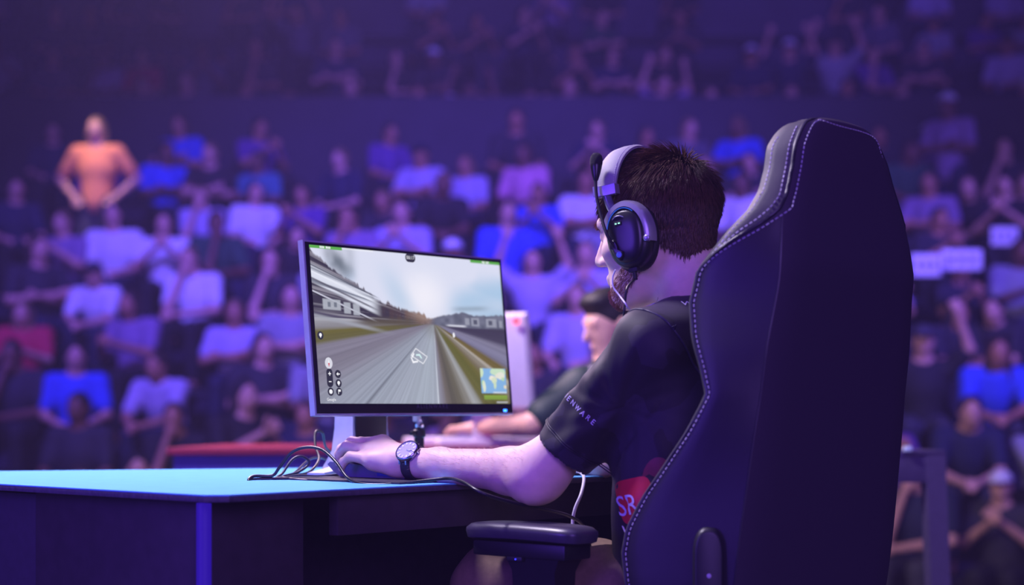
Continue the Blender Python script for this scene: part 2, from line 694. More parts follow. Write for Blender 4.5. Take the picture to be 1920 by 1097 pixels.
def seated(**kw):
    J = dict(head=(0, -.03, 1.18), neck=(0, 0, 1.03), chest=(0, .02, .84), pelvis=(0, .05, .54),
             shl=(-.19, .01, .97), shr=(.19, .01, .97), ell=(-.25, -.08, .70), elr=(.25, -.08, .70), hal=(-.12, -.32, .63), har=(.12, -.32, .63),
             knl=(-.12, -.38, .53), knr=(.12, -.38, .53), anl=(-.13, -.36, .09), anr=(.13, -.36, .09))
    J.update(kw)
    return J


def standing(**kw):
    J = dict(head=(0, -.03, 1.64), neck=(0, 0, 1.48), chest=(0, .01, 1.28), pelvis=(0, .02, .95),
             shl=(-.19, .01, 1.42), shr=(.19, .01, 1.42), ell=(-.27, .02, 1.14), elr=(.27, .02, 1.14), hal=(-.24, -.1, .9), har=(.24, -.1, .9),
             knl=(-.11, 0, .5), knr=(.11, 0, .5), anl=(-.12, .02, .09), anr=(.12, .02, .09))
    J.update(kw)
    return J


POSES = {
    'lap': (seated(), 'hands resting on lap'),
    'folded': (seated(ell=(-.27, -.08, .74), elr=(.27, -.08, .74), hal=(.09, -.2, .80), har=(-.09, -.23, .77)), 'arms folded'),
    'clap': (seated(ell=(-.25, -.14, .76), elr=(.25, -.14, .76), hal=(-.03, -.32, .93), har=(.03, -.32, .95)), 'clapping hands'),
    'chin': (seated(ell=(-.14, -.26, .70), elr=(.25, -.1, .71), hal=(-.05, -.16, 1.02), har=(-.05, -.3, .66), head=(-.02, -.06, 1.17)), 'hand on chin'),
    'phone': (seated(ell=(-.24, -.1, .74), elr=(.24, -.1, .74), hal=(-.06, -.34, .82), har=(.06, -.34, .82), head=(0, -.06, 1.16)), 'both hands held forward'),
    'cheer': (seated(ell=(-.33, -.06, 1.12), elr=(.33, -.06, 1.12), hal=(-.25, -.1, 1.36), har=(.25, -.1, 1.36)), 'both arms raised'),
    'lean': (seated(head=(.03, -.22, 1.10), neck=(.02, -.15, .98), chest=(.01, -.07, .82), shl=(-.17, -.15, .92), shr=(.20, -.13, .92), ell=(-.2, -.3, .68), elr=(.22, -.3, .68), hal=(-.05, -.46, .62), har=(.06, -.46, .62)), 'leaning forward'),
    'hips': (standing(ell=(-.37, .05, 1.18), elr=(.37, .05, 1.18), hal=(-.2, -.06, 1.0), har=(.2, -.06, 1.0)), 'standing with hands on hips'),
    'stand': (standing(ell=(-.27, -.06, 1.18), elr=(.27, -.06, 1.18), hal=(.09, -.18, 1.22), har=(-.09, -.2, 1.19)), 'standing with arms folded'),
    'standclap': (standing(ell=(-.25, -.14, 1.2), elr=(.25, -.14, 1.2), hal=(-.03, -.32, 1.36), har=(.03, -.32, 1.38)), 'standing and clapping')}
TEMPL = {}
for key, (J, _) in POSES.items():
    b, s, t, h = figure_prims(J)
    data = {}
    for nm, pr, res in (('body', b, .0155), ('shirt', s, .019), ('trousers', t, .024), ('hair', h, .0145)):
        vv, qq = sdf_mesh(pr, res)
        me = mesh_np('spectator_' + nm, relax(vv, qq, 1), qq)
        me.materials.append(None)
        data[nm] = me
    # long hair variant
    H = np.array(J['head'], float)
    vv, qq = sdf_mesh(h + [rcone(H + (-.065, .03, -.02), H + (-.075, .02, -.2), .04, .03, k=.03), rcone(H + (.065, .03, -.02), H + (.075, .02, -.2), .04, .03, k=.03), rcone(H + (0, .07, -.03), H + (0, .07, -.2), .055, .04, k=.04)], .016)
    me = mesh_np('spectator_long_hair', relax(vv, qq, 1), qq)
    me.materials.append(None)
    data['long_hair'] = me
    # cap: crown and brim
    vv, qq = sdf_mesh([ell(H + (0, .005, .045), (.088, .105, .085)), ('p', H + (0, 0, .035), np.array((0, 0, -1.0)), None, None, .001, 'cut'), ell(H + (0, -.12, .043), (.075, .075, .009), k=.01)], .0125)
    me = mesh_np('spectator_cap', relax(vv, qq, 1), qq)
    me.materials.append(None)
    data['cap'] = me
    TEMPL[key] = data


def spectator(pose, x, y, zf, rot, scale, shirt, skin, hair, legs, style, label):
    root = thing('person', (x, y, zf), label, 'person', 'spectators in the stand')
    root.rotation_euler = (0, 0, rot)
    root.scale = (scale,) * 3
    d = TEMPL[pose]
    parts = [('body', 'body', skin), ('shirt', 'shirt', shirt), ('trousers', 'trousers', legs)]
    if style == 'cap':
        parts += [('hair', 'hair', hair), ('cap', 'cap', legs if random.random() < .5 else SHIRT['white'])]
    else:
        parts.append(('hair', 'long_hair' if style == 'long' else 'hair', hair))
    for nm, key, m in parts:
        o = bpy.data.objects.new(nm, d[key])
        COL.objects.link(o)
        o.parent = root
        o.material_slots[0].link = 'OBJECT'
        o.material_slots[0].material = m
    return root


# what the photograph shows of single spectators: torso pixel, shirt, pose
HINTS = [
    (182, 278, 'orange', 'hips'), (100, 285, 'navy', 'lap'), (340, 265, 'bright blue', 'folded'), (310, 345, 'bright blue', 'folded'), (485, 270, 'purple', 'clap'),
    (485, 345, 'teal', 'folded'), (205, 432, 'white', 'lap'), (296, 432, 'white', 'clap'), (380, 420, 'pale lilac', 'chin'), (478, 425, 'white', 'lap'), (190, 510, 'white', 'lean'),
    (362, 520, 'white', 'chin'), (120, 450, 'mauve', 'clap'), (570, 355, 'purple', 'clap'), (45, 605, 'crimson', 'phone'), (115, 720, 'bright blue', 'lap'),
    (440, 620, 'pale lilac', 'folded'), (515, 625, 'light grey', 'folded'), (315, 700, 'pale lilac', 'lean'), (492, 795, 'crimson', 'lap'), (30, 440, 'navy', 'lap'), (250, 620, 'mauve', 'phone'),
    (150, 610, 'mauve', 'clap'), (30, 720, 'charcoal', 'chin'), (250, 790, 'black', 'folded'), (150, 840, 'charcoal', 'lap'), (390, 800, 'charcoal', 'lap'),
    (885, 345, 'white', 'phone'), (985, 345, 'pink', 'lap'), (968, 290, 'charcoal', 'lap'), (790, 340, 'pale lilac', 'folded'), (830, 345, 'pale lilac', 'lap'), (895, 435, 'white', 'clap'),
    (950, 430, 'bright blue', 'lap'), (1070, 415, 'white', 'folded'), (1010, 400, 'bright blue', 'clap'), (660, 175, 'white', 'lean'), (720, 445, 'pale lilac', 'clap'), (660, 440, 'mauve', 'chin'),
    (640, 340, 'navy', 'lap'), (730, 270, 'purple', 'lap'), (1120, 250, 'navy', 'clap'), (1210, 250, 'navy', 'lap'), (1395, 395, 'white', 'lap'), (1385, 290, 'bright blue', 'folded'), (1285, 280, 'mid grey', 'lap'),
    (1780, 265, 'mauve', 'stand'), (1740, 335, 'mauve', 'lap'), (1650, 85, 'mid grey', 'lap'), (1752, 85, 'light grey', 'lap'), (1855, 690, 'bright blue', 'lean'), (1905, 790, 'light grey', 'lap'),
    (1878, 975, 'charcoal', 'clap'), (200, 140, 'pale lilac', 'chin'), (268, 110, 'crimson', 'lap'), (380, 125, 'mid grey', 'clap'), (640, 70, 'mid grey', 'lap'), (560, 70, 'mid grey', 'cheer'), (1060, 500, 'pale lilac', 'clap'), (1000, 560, 'pale lilac', 'cheer'), (1085, 640, 'pale lilac', 'lap'),
    (1760, 480, 'charcoal', 'clap'), (1800, 560, 'charcoal', 'clap'), (1740, 830, 'mauve', 'lap'), (100, 145, 'mid grey', 'lap')]
used = set()
crowd = []
fillers = ['charcoal', 'black', 'navy', 'mid grey', 'mauve', 'purple', 'light grey', 'charcoal', 'black', 'bright blue', 'navy', 'charcoal', 'black', 'mauve', 'dark green', 'black', 'charcoal', 'white', 'crimson', 'navy', 'pale lilac']
for k, (d, hz_) in enumerate(ROWS):
    zf = hz_ - 1.20
    pitch = 0.52 if k < NL else 0.56
    x0, x1 = (-20 - HX) / FPX * d, (1990 - HX) / FPX * d
    if 3 <= k <= 8:
        x0 = max(x0, (55 - HX) / FPX * d)
    n = int((x1 - x0) / pitch)
    line = []
    for i in range(n + 1):
        x = x0 + i * pitch + random.uniform(-.12, .12) + (0.25 if k % 2 else 0)
        px = HX + FPX * x / d
        ty = HY - FPX * (hz_ - CAMZ - .33) / d
        shirt, pose = random.choice(fillers), random.choice(['lap', 'folded', 'folded', 'clap', 'clap', 'chin', 'chin', 'phone', 'lean', 'lean', 'cheer', 'standclap' if random.random() < .35 else 'lap'])
        if k >= NL and shirt in ('crimson', 'bright blue'):
            shirt = 'charcoal'
        best, bd = None, 1e9
        for hi, hnt in enumerate(HINTS):
            if hi in used:
                continue
            off = 85 if hnt[3] in ('hips', 'stand') else 0
            q = math.hypot(hnt[0] - px, (hnt[1] + off - ty) * 1.0)
            if q < bd:
                best, bd = hi, q
        hinted = False
        if best is not None and bd < 56:
            used.add(best)
            hinted = True
            x = (HINTS[best][0] - HX) / FPX * d
            shirt, pose = HINTS[best][2], HINTS[best][3]
        elif k == NL and random.random() < .6:
            continue
        elif k > NL and random.random() < .42:
            continue
        elif 5 <= k <= 8 and px < 330 and random.random() < .55:
            continue
        elif k == 8 and random.random() < (.72 if 680 < px < 1080 else .4):
            continue
        elif random.random() < .10:
            continue
        line.append([x, shirt, pose, hinted])
    line.sort(key=lambda a: a[0])
    keep = []
    for a in line:
        if keep and a[0] - keep[-1][0] < .46:
            if keep[-1][3] and not a[3]:
                continue
            if a[3] and not keep[-1][3]:
                keep[-1] = a
                continue
            a[0] = keep[-1][0] + .47
        keep.append(a)
    R = len(keep)
    nl, nr = 0, 0
    pxs = [HX + FPX * a[0] / d for a in keep]
    nright = sum(1 for p in pxs if p >= 1690)
    for i, (x, shirt, pose, _) in enumerate(keep):
        px = pxs[i]
        rowname = '%s row' % ORD[k] if k < NL else '%s upper row' % ORD[k - NL]
        if px < 1320:
            nl += 1
            place = '%s from left in %s' % (ORD[nl - 1], rowname)
        elif px >= 1690:
            nr += 1
            place = '%s from right in %s' % (ORD[nright - nr], rowname)
        else:
            place = '%s behind chair in %s' % (ORD[i - nl], rowname)
        style = random.choice(['short', 'short', 'short', 'long', 'cap', 'long'])
        if k == 0 and px > 1840 and shirt == 'charcoal':
            style = 'cap'
        extra = {'short': 'short-haired', 'long': 'long-haired', 'cap': 'capped'}[style]
        label = '%s spectator in %s shirt %s, %s' % (extra, shirt, POSES[pose][1].replace('resting ', '').replace('standing ', '').replace('both ', '').replace('with ', ''), place)
        spectator(pose, x, d, zf, random.uniform(-.6, .6) - x / d * .6, random.uniform(.9, 1.06), SHIRT[shirt], random.choice(SKINS[:2] + SKINS[:1] + SKINS), random.choice(HAIRS), random.choice(TROUSERS), style, label)

# added warm spot that brightens the man in orange
for o in [o for o in COL.objects if ' orange shirt' in str(o.get('label', ''))]:
    t_ = o.location + Vector((0, 0, 1.2))
    spot('orange_man_spot', (t_.x - .2, t_.y - 2.0, t_.z + 4.0), t_, 11, 0.8, 1000, (1.0, 0.68, 0.55), 0.05)

# paper signs held up on the right of the stand
M_paper = mat('sign_paper', '#f2eef6', 0.8, var=0.03)
M_ink = mat('sign_ink', '#8d86a8', 0.8)
for px, py, hw, hh, d, lab in ((1803, 487, .17, .085, 14.4, 'wide white paper sign held up right of the chair, lower of the signs'), (1736, 497, .12, .09, 14.2, 'white paper sign beside the chair back, partly hidden'), (1884, 443, .12, .08, 15.2, 'white paper sign at the right frame edge, highest of the signs')):
    c = W(px, py, d)
    s = thing('paper_sign', c, lab, 'sign', 'paper signs in the crowd')
    box('sheet', c, (hw, .004, hh), M_paper, s, bevel=.001)
    for j in range(3):
        box('ink_mark', c + np.array((-hw * .55 + j * hw * .55, -.0045, 0)), (hw * .18, .001, hh * .35), M_ink, s, bevel=0)
    box('stick', c + np.array((0, .012, -hh - .12)), (.008, .008, .2), M_bench, s, bevel=.002)
# ================================================================== the player's desk
M_top = mat('desk_top_blue', '#68b4ea', 0.85, spec=.15, var=0.03, scale=20, bump=0.03)
M_edge = mat('desk_edge', '#4a4058', 0.6, var=0.25, scale=120, bump=0.2)
M_dark = mat('desk_panel', '#372c38', 0.55, var=0.15, scale=30)
M_black = mat('black_plastic', '#15131b', 0.42, var=0.1)
M_frame = mat('dark_frame', '#51466a', 0.55, var=0.1)


def D2(u, v, z=DESK_Z):
    p = P0 + U * u + V * v
    return np.array([p[0], p[1], z])


desk = thing('gaming_desk', D2(.8, .4, 0), 'long dark stage desk with light blue top beneath the player\'s monitor', 'desk')
tp = [D2(.03, 0), D2(1.72, 0), D2(1.70, .80), np.array([-.38, 4.13, 0]), np.array([-1.75, 3.72, 0]), D2(0, 1.42), D2(0, .03)]
prism('desktop', [(p[0], p[1]) for p in tp], DESK_Z - .003, DESK_Z, M_top, desk, bevel=.0008)
prism('desktop_edge', [(p[0], p[1]) for p in tp], DESK_Z - .013, DESK_Z - .003, M_edge, desk, bevel=.0015)
# front fascia under the player's edge
box('fascia', D2(1.02, .035, DESK_Z - .013 - .037), (.72, .012, .036), M_dark, desk, (U, V, Z), bevel=.002)
# corner pedestal
ped = [D2(.05, .07), D2(.26, .07), D2(.26, .60), D2(.05, .60)]
prism('pedestal', [(p[0], p[1]) for p in ped], 0.02, DESK_Z - .014, M_dark, desk, bevel=.003)
box('side_panel', D2(.075, 1.0, (DESK_Z - .02) / 2 + .005), (.02, .42, (DESK_Z - .03) / 2), mat('side_panel_dark', '#332a3e', 0.6), desk, (U, V, Z), bevel=.003)
M_led = mat('led_strip', '#0c0830', 0.5, emit=(0.035, 0.008, 0.55), emit_s=0.6)
tube('led_strip', [D2(.047, .086, .03), D2(.047, .086, DESK_Z - .018)], .0145, M_led, desk, sides=16, smooth=1)
box('end_panel', D2(1.66, .42, (DESK_Z - .02) / 2 + .005), (.02, .36, (DESK_Z - .03) / 2), M_dark, desk, (U, V, Z), bevel=.003)
box('under_desk_dark_panel', D2(.96, .55, .36), (.68, .015, .35), M_dark, desk, (U, V, Z), bevel=.003)  # added dark panel that keeps the space under the desk near-black

# white sheet and red card on the right part of the desk
sheet = box('desk_mat', D2(1.34, .225, DESK_Z + .0015), (.27, .215, .0014), mat('white_mat', '#e9e2ea', 0.6, var=.03), None, (U, V, Z), bevel=.0005)
tag(sheet, 'white desk mat beneath the player\'s far forearm', 'mat')
card = box('red_card', on_desk(1080, 886) + Z * .012, (.022, .03, .009), mat('red_card', '#e0202c', 0.5), None, (U, V, Z), bevel=.002)
tag(card, 'small red box on desk edge under the sleeve', 'box')

# dark mouse pad below the keyboard
pad = box('mouse_pad', D2(.765, .20, DESK_Z + .0018), (.285, .155, .0018), mat('pad_cloth', '#221a30', 0.7, var=.1, scale=200), None, (U, V, Z), bevel=.0008)
tag(pad, 'thin dark mouse pad lying below the keyboard', 'mouse pad')

# ------------------------------------------------------------------ keyboard (left end towards the camera)
kb0 = on_desk(640, 895)[:2]
kb0 = np.array([kb0[0], kb0[1], DESK_Z + .004])
kb0 = np.array([-.368, 3.515, DESK_Z + .004])             # rear left lower corner
kbd = thing('keyboard', kb0, 'black angular gaming keyboard under the player\'s hand', 'keyboard')
M_kb = mat('keyboard_shell', '#6a6390', 0.4, metal=.2, var=.08)
M_key = mat('key_cap', '#17141f', 0.5)
prof = [(0, .010), (-.018, .024), (-.010, .030), (.12, .022), (.135, .020), (.21, .008), (.205, 0), (.02, 0)]    # (towards the player, height)
rings = []
for u in (0, .44):
    rings.append([kb0 + U * u - V * a + Z * h for a, h in prof])
loft('shell', rings, M_kb, kbd, smooth=25)
bar = [(0.10, .0245), (.135, .0215), (.16, .027), (.215, .006)]
loft('wrist_rest', [[kb0 + U * u - V * a + Z * h for a, h in ((.132, .004), (.132, .021), (.155, .026), (.235, .004))] for u in (-.004, .444)], mat('rest_facet', '#3a40b0', 0.35, metal=.2), kbd, smooth=20)
tube('light_edge', [kb0 - U * .0045 - V * .155 + Z * .026, kb0 - U * .0045 - V * .235 + Z * .005], .0016, mat('kb_blue_edge', '#2050ff', 0.4, emit='#2a66ff', emit_s=1.2), kbd, sides=6, smooth=1)
cap_me = None
for r in range(5):
    for c in range(14):
        if cap_me is None:
            v, f = box_geo((0, 0, 0), U, V, Z, .0085, .0085, .005)
            v = [p * (1 if i < 4 else 1) for i, p in enumerate(v)]
            cap_me = bevel_mesh(mesh('key', v, f), .0018, 1)
            cap_me.materials.append(M_key)
        o = bpy.data.objects.new('key', cap_me)
        COL.objects.link(o)
        o.parent = kbd
        o.location = tuple(U * (.022 + c * .0195 + (r % 2) * .004) - V * (.018 + r * .0215) + Z * (.0325 - r * .0015))

# ------------------------------------------------------------------ monitor
MW, MH = .61, .358
mc = np.array([-.211, 3.693, CAMZ + .1585])
MU = np.array([math.cos(math.radians(49.1)), math.sin(math.radians(49.1)), 0])
MV = np.array([-MU[1], MU[0], 0])
tl = math.radians(6.0)
MZ = Z * math.cos(tl) + MV * math.sin(tl)
MN = -(MV * math.cos(tl) - Z * math.sin(tl))          # towards the player
foot = np.array([mc[0], mc[1], 0]) + MV * .165
mon = thing('monitor', (foot[0], foot[1], DESK_Z), 'black-bezelled monitor showing a road scene on a silver stand', 'monitor')


def MP(s, t, n=0.0):
    """point on the screen plane; s 0..1 left to right over the full front, t 0..1 top to bottom, n in front"""
    return mc + MU * (s - .5) * MW - MZ * (t - .5) * MH + MN * n


M_bez = mat('monitor_bezel', '#17131f', 0.35, var=.06)
M_silver = mat('monitor_silver', '#b6b0c8', 0.5, metal=.35, var=.05)
# housing: chamfered rim around a dark front
o_ = .0
def ring(ins, n):
    return [MP(ins / MW, ins / MH, n), MP(1 - ins / MW, ins / MH, n), MP(1 - ins / MW, 1 - ins / MH, n), MP(ins / MW, 1 - ins / MH, n)]
loft('housing', [ring(.10, -.055), ring(.02, -.032), ring(-.001, -.016), ring(-.001, -.001), ring(.0035, .0)], M_silver, mon, smooth=25)
loft('bezel', [ring(.0025, -.001), ring(.003, .0012), ring(.0045, .0016)], M_bez, mon, smooth=25)
# lower chin facet, bevelled and catching light
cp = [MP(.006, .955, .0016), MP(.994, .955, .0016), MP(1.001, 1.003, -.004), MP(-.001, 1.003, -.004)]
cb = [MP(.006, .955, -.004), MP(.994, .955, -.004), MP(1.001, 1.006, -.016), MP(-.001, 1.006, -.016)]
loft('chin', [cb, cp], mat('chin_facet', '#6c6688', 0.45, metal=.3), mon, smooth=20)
M_pw = mat('power_led', '#2a66ff', 0.4, emit='#2f70ff', emit_s=6)
box('power_light', MP(.952, .979, .0005), (.0055, .0022, .0028), M_pw, mon, (MU, MN, MZ), bevel=.001)

# the picture on the screen, painted per vertex
SL, SR, ST, SB = .021, .984, .024, .936               # screen area within the front
NX, NY = 512, 296
gs, gt = np.meshgrid(np.linspace(0, 1, NX), np.linspace(0, 1, NY))


def hexl(h):
    return np.array(rgb(h)[:3])


def noise2(x, y, seed=0):
    r = np.random.default_rng(seed)
    tab = r.random((64, 64))
    xi, yi = np.floor(x).astype(int), np.floor(y).astype(int)
    fx, fy = x - xi, y - yi
    fx, fy = fx * fx * (3 - 2 * fx), fy * fy * (3 - 2 * fy)
    g = lambda a, b: tab[a % 64, b % 64]
    return (g(xi, yi) * (1 - fx) + g(xi + 1, yi) * fx) * (1 - fy) + (g(xi, yi + 1) * (1 - fx) + g(xi + 1, yi + 1) * fx) * fy


def sm(a, b, x):
    t = np.clip((x - a) / (b - a), 0, 1)
    return t * t * (3 - 2 * t)


def mixc(c, col, w):
    w = np.clip(w, 0, 1)[..., None]
    return c * (1 - w) + hexl(col) * w if isinstance(col, str) else c * (1 - w) + col * w


vx, vy = .60, .455
dx, dy = (gs - vx) * 1.78, gt - vy
rad = np.hypot(dx, dy) + 1e-6
ang = np.degrees(np.arctan2(dy, dx))                   # 0 right, 90 down, 180 left, negative above
# sky
pic = np.zeros((NY, NX, 3)) + hexl('#dde0f4')
cl = noise2(gs * 5 + gt * 2, gt * 5 - gs * 2, 1) * .6 + noise2(gs * 11, gt * 11, 2) * .4
pic = mixc(pic, '#b4cbe8', sm(.45, .75, cl) * .9 * sm(.02, .3, gt))
pic = mixc(pic, '#a9c8e6', sm(.16, .0, np.abs(gt - (.30 - (gs - .75) * .35))) * sm(.62, .8, gs) * .8)
pic = mixc(pic, '#93bcdc', sm(.55, 1.0, gs) * sm(.24, .4, gt) * .75)
pic = mixc(pic, '#f2f0fb', sm(.28, .0, np.hypot((gs - .56) * 1.5, gt - .28)))
pic = mixc(pic, '#aac8e4', sm(.10, .0, np.abs(gs - .34 - gt * .3)) * sm(.0, .3, gt) * sm(.5, .3, gt) * .55)
pic = mixc(pic, '#8797a8', sm(.03, .0, np.abs(gt - .345 + (gs - .8) * .1)) * sm(.68, .76, gs) * sm(.95, .85, gs) * .6)
# smoke-like tree, upper left
w = sm(.12, .0, np.hypot((gs - .13) * 1.2, (gt - .10) - (gs - .13) * .9)) * (0.5 + .5 * noise2(gs * 40, gt * 24, 3))
pic = mixc(pic, '#59636f', w * 1.0)
pic = mixc(pic, '#6d7682', sm(.10, .03, np.abs(gs - .15)) * sm(.26, .12, gt) * .5 * noise2(gs * 30, gt * 14, 8))
# streaking left bank of trees and eaves
edge = .015 + gs * .92
edge = np.interp(gs, [0, .06, .12, .2, .3, .4, .48, .56, .62, .7], [.02, .085, .15, .21, .30, .345, .385, .405, .42, .445])
dn = noise2(gs * 60, gt * 3, 4) * .035 + noise2(gs * 140, gt * 8, 5) * .018
bank = sm(-.006, .014, gt - edge - .03 + dn)
bank *= sm(.66, .62, gs)
streak = noise2(ang * .9 + 40, rad * 2.0, 6) * .65 + noise2(ang * 2.6, rad * 3.0, 7) * .35
bcol = mixc(np.zeros_like(pic) + hexl('#3d3848'), '#8f8b98', sm(.45, .75, streak))
bcol = mixc(bcol, '#6b5040', sm(.25, .5, gs) * .75 * noise2(gs * 50, gt * 20, 9))
bcol = mixc(bcol, '#a98f80', sm(.14, .0, np.hypot((gs - .56), (gt - .40) * 1.3)) * .8)
pic = mixc(pic, bcol, bank)
up = sm(.0, .02, gt - .105 - gs * .62) * sm(.0, -.02, gt - .245 - gs * .60) * sm(.34, .27, gs)
pic = mixc(pic, mixc(np.zeros_like(pic) + hexl('#dfe2f1'), '#7d8292', sm(.45, .8, streak)), up)
for a, wd, c in ((.125, .004, '#4a4c5a'), (.165, .004, '#e9ecf8'), (.21, .005, '#5a5866'), (.29, .004, '#d8d8ea'), (.30, .003, '#2a2733')):
    pic = mixc(pic, c, sm(wd * 2, wd * .6, np.abs(gt - a - gs * .58)) * sm(.34, .26, gs) * .85)
for x0, x1, y0, y1 in ((.045, .13, .335, .40), (.145, .178, .345, .415), (.19, .222, .35, .42)):
    pic = mixc(pic, '#b6bac6', sm(x0 - .004, x0 + .004, gs) * sm(x1 + .004, x1 - .004, gs) * sm(y0 - .006, y0 + .004, gt - gs * .05) * sm(y1 + .006, y1 - .004, gt - gs * .05) * .85)
for x0 in (.075, .105):
    pic = mixc(pic, '#4f5868', sm(.009, .005, np.abs(gs - x0)) * sm(.02, .012, np.abs(gt - .372)) * .7)
# right-hand hills, houses
hill = np.interp(gs, [.55, .66, .72, .76, .82, .90, 1.0], [.445, .405, .388, .375, .392, .388, .38])
hl = sm(-.004, .01, gt - hill + noise2(gs * 70, gt * 3, 10) * .012) * sm(.56, .62, gs)
pic = mixc(pic, mixc(np.zeros_like(pic) + hexl('#5a5d70'), '#7b7d92', noise2(gs * 40, gt * 30, 11)), hl)
for x0, x1, y0, y1 in ((.775, .80, .405, .462), (.81, .855, .40, .468), (.895, .955, .40, .47), (.97, .99, .41, .47)):
    pic = mixc(pic, '#a3a5b6', sm(x0 - .004, x0 + .004, gs) * sm(x1 + .004, x1 - .004, gs) * sm(y0, y0 + .01, gt) * sm(y1, y1 - .01, gt) * .8)
for x0 in (.833, .92):
    pic = mixc(pic, '#4c4e62', sm(.014, .008, np.abs(gs - x0)) * sm(.02, .012, np.abs(gt - .435)) * .9)
pic = mixc(pic, '#dfe0ee', sm(.010, .003, np.abs(gt - .468)) * sm(.66, .69, gs) * sm(.79, .76, gs) * .9)
# the ground: colours by the angle around the vanishing point, streaked by the moving view
stops = [(0, '#4d475c'), (5, '#423c52'), (10, '#4b455c'), (13, '#7f7b94'), (19, '#8582a0'), (21.5, '#75718a'), (24, '#6f6136'), (27.5, '#77683c'), (29, '#b5ada4'), (31, '#8f887c'), (35, '#7d7260'), (39, '#6c6634'), (45, '#646330'), (51, '#6a6638'), (53.5, '#8a8a86'), (57, '#a9abaf'), (61, '#8c8984'), (68, '#6a6558'), (76, '#5f5a52'), (82, '#726a66'), (86, '#85818e'), (89, '#8e8d9c'), (90.3, '#9ea3b2'), (91.0, '#d7dbe6'), (91.9, '#a3a9b8'), (105, '#a6aebc'), (125, '#a2a8b8'), (139, '#9ba1b1'), (140.8, '#767a88'), (142, '#9ba1b2'), (152, '#9498a8'), (156, '#8c8d9d'), (159, '#8a8798'), (164, '#7b7686'), (167, '#858092'), (170, '#7d7888'), (171.5, '#6b6640'), (175, '#6a6330'), (176.5, '#8d8a90'), (180, '#a8a8b2')]
sa = np.array([s[0] for s in stops], float)
sc = np.array([hexl(s[1]) for s in stops])
aa = np.clip(ang, 0, 180)
gcol = np.stack([np.interp(aa, sa, sc[:, i]) for i in range(3)], -1)
gn = noise2(aa * 1.1 + 9, rad * 1.2, 12) * .6 + noise2(aa * 3.5, rad * 1.5, 13) * .4
gcol = gcol * (0.80 + .40 * gn)[..., None]
gcol = mixc(gcol, '#7d7a72', sm(.16, .02, rad) * .5)
ground = sm(-.004, .012, gt - np.interp(gs, [0, .25, .45, .58, .66, .8, 1.0], [.415, .465, .475, .462, .468, .475, .47]))
pic = mixc(pic, gcol, ground)
pic = mixc(pic, '#5d5448', sm(.05, .0, np.abs(gt - .465 - .06 * (.4 - gs))) * sm(.15, .28, gs) * sm(.56, .45, gs) * .9)
pic = mixc(pic, '#a2a4b0', sm(.022, .0, np.abs(gt - .445 - gs * .25)) * sm(.42, .2, gs) * .9)
# score bars, timer, map, guess button
def rect(x0, x1, y0, y1, c, a=1.0):
    global pic
    pic = mixc(pic, c, ((gs >= x0) & (gs <= x1) & (gt >= y0) & (gt <= y1)) * a)
rect(0, .155, 0, .019, '#5fae4c')
rect(.155, .31, 0, .012, '#ffffff', .35)
rect(.83, 1, 0, .019, '#5fae4c')
mx0, mx1, my0, my1 = .838, .985, .755, .928
rect(mx0, mx1, my0, my1, '#86b4e4')
mu, mv = (gs - mx0) / (mx1 - mx0), (gt - my0) / (my1 - my0)
inmap = (mu > 0) & (mu < 1) & (mv > 0) & (mv < 1)
for cx_, cy_, rx, ry, c in ((.02, .12, .10, .22, '#cfe4c2'), (.10, .60, .07, .12, '#a9d6a0'), (.12, .72, .06, .22, '#dfe6cf'), (.46, .38, .12, .10, '#efe9dc'), (.53, .47, .10, .12, '#d9e2c4'), (.55, .65, .055, .16, '#cfe0bf'), (.52, .12, .10, .13, '#bfe0c0'), (.72, .15, .30, .16, '#c9e2c6'), (.80, .28, .16, .14, '#e6e6da'), (.64, .30, .06, .09, '#e6e2d4'), (.95, .74, .06, .07, '#e8dfc6'), (.88, .42, .05, .07, '#bcdcb0')):
    w = inmap * sm(1.15, .9, np.hypot((mu - cx_) / rx, (mv - cy_) / ry) + .25 * (noise2(mu * 12, mv * 12, 20) - .5))
    pic = mixc(pic, c, w)
rect(.905, .984, .918, .926, '#e8ecf2', .7)
rect(.850, .985, .940, .972, '#7f9c3a')
rect(.852, .983, .942, .955, '#8bab42', .6)
rect(.92, .985, .985, .994, '#c8ccd4', .8)
# mild brightness of the panel
v = [MP(SL + (SR - SL) * s, ST + (SB - ST) * t, .0021) for t in np.linspace(0, 1, NY) for s in np.linspace(0, 1, NX)]
iy, ix = np.meshgrid(np.arange(NY - 1), np.arange(NX - 1), indexing='ij')
q = np.stack([iy * NX + ix, (iy + 1) * NX + ix, (iy + 1) * NX + ix + 1, iy * NX + ix + 1], -1).reshape(-1, 4)
me = mesh_np('screen', np.array(v), q, None)
at = me.color_attributes.new('screen_picture', 'FLOAT_COLOR', 'POINT')
at.data.foreach_set('color', np.concatenate([pic.reshape(-1, 3), np.ones((NX * NY, 1))], 1).astype(np.float32).ravel())
m_scr = bpy.data.materials.new('lit_screen')
m_scr.use_nodes = True
nt = m_scr.node_tree
bs = nt.nodes['Principled BSDF']
atn = nt.nodes.new('ShaderNodeAttribute')
atn.attribute_name = 'screen_picture'
nt.links.new(atn.outputs['Color'], bs.inputs['Emission Color'])
bs.inputs['Emission Strength'].default_value = 0.98
bs.inputs['Base Color'].default_value = (.01, .01, .012, 1)
bs.inputs['Roughness'].default_value = .5
bs.inputs['Specular IOR Level'].default_value = .2
screen = link('screen', me, m_scr, mon)


def flat_on_screen(name, s, t, geo, m, n=.0026):
    """geo in metres, x right, y up, centred on the screen point (s,t)"""
    c = MP(SL + (SR - SL) * s, ST + (SB - ST) * t, n)
    v, f = geo
    return link(name, mesh(name, [c + MU * p[0] + MZ * p[1] for p in v], f), m, screen)


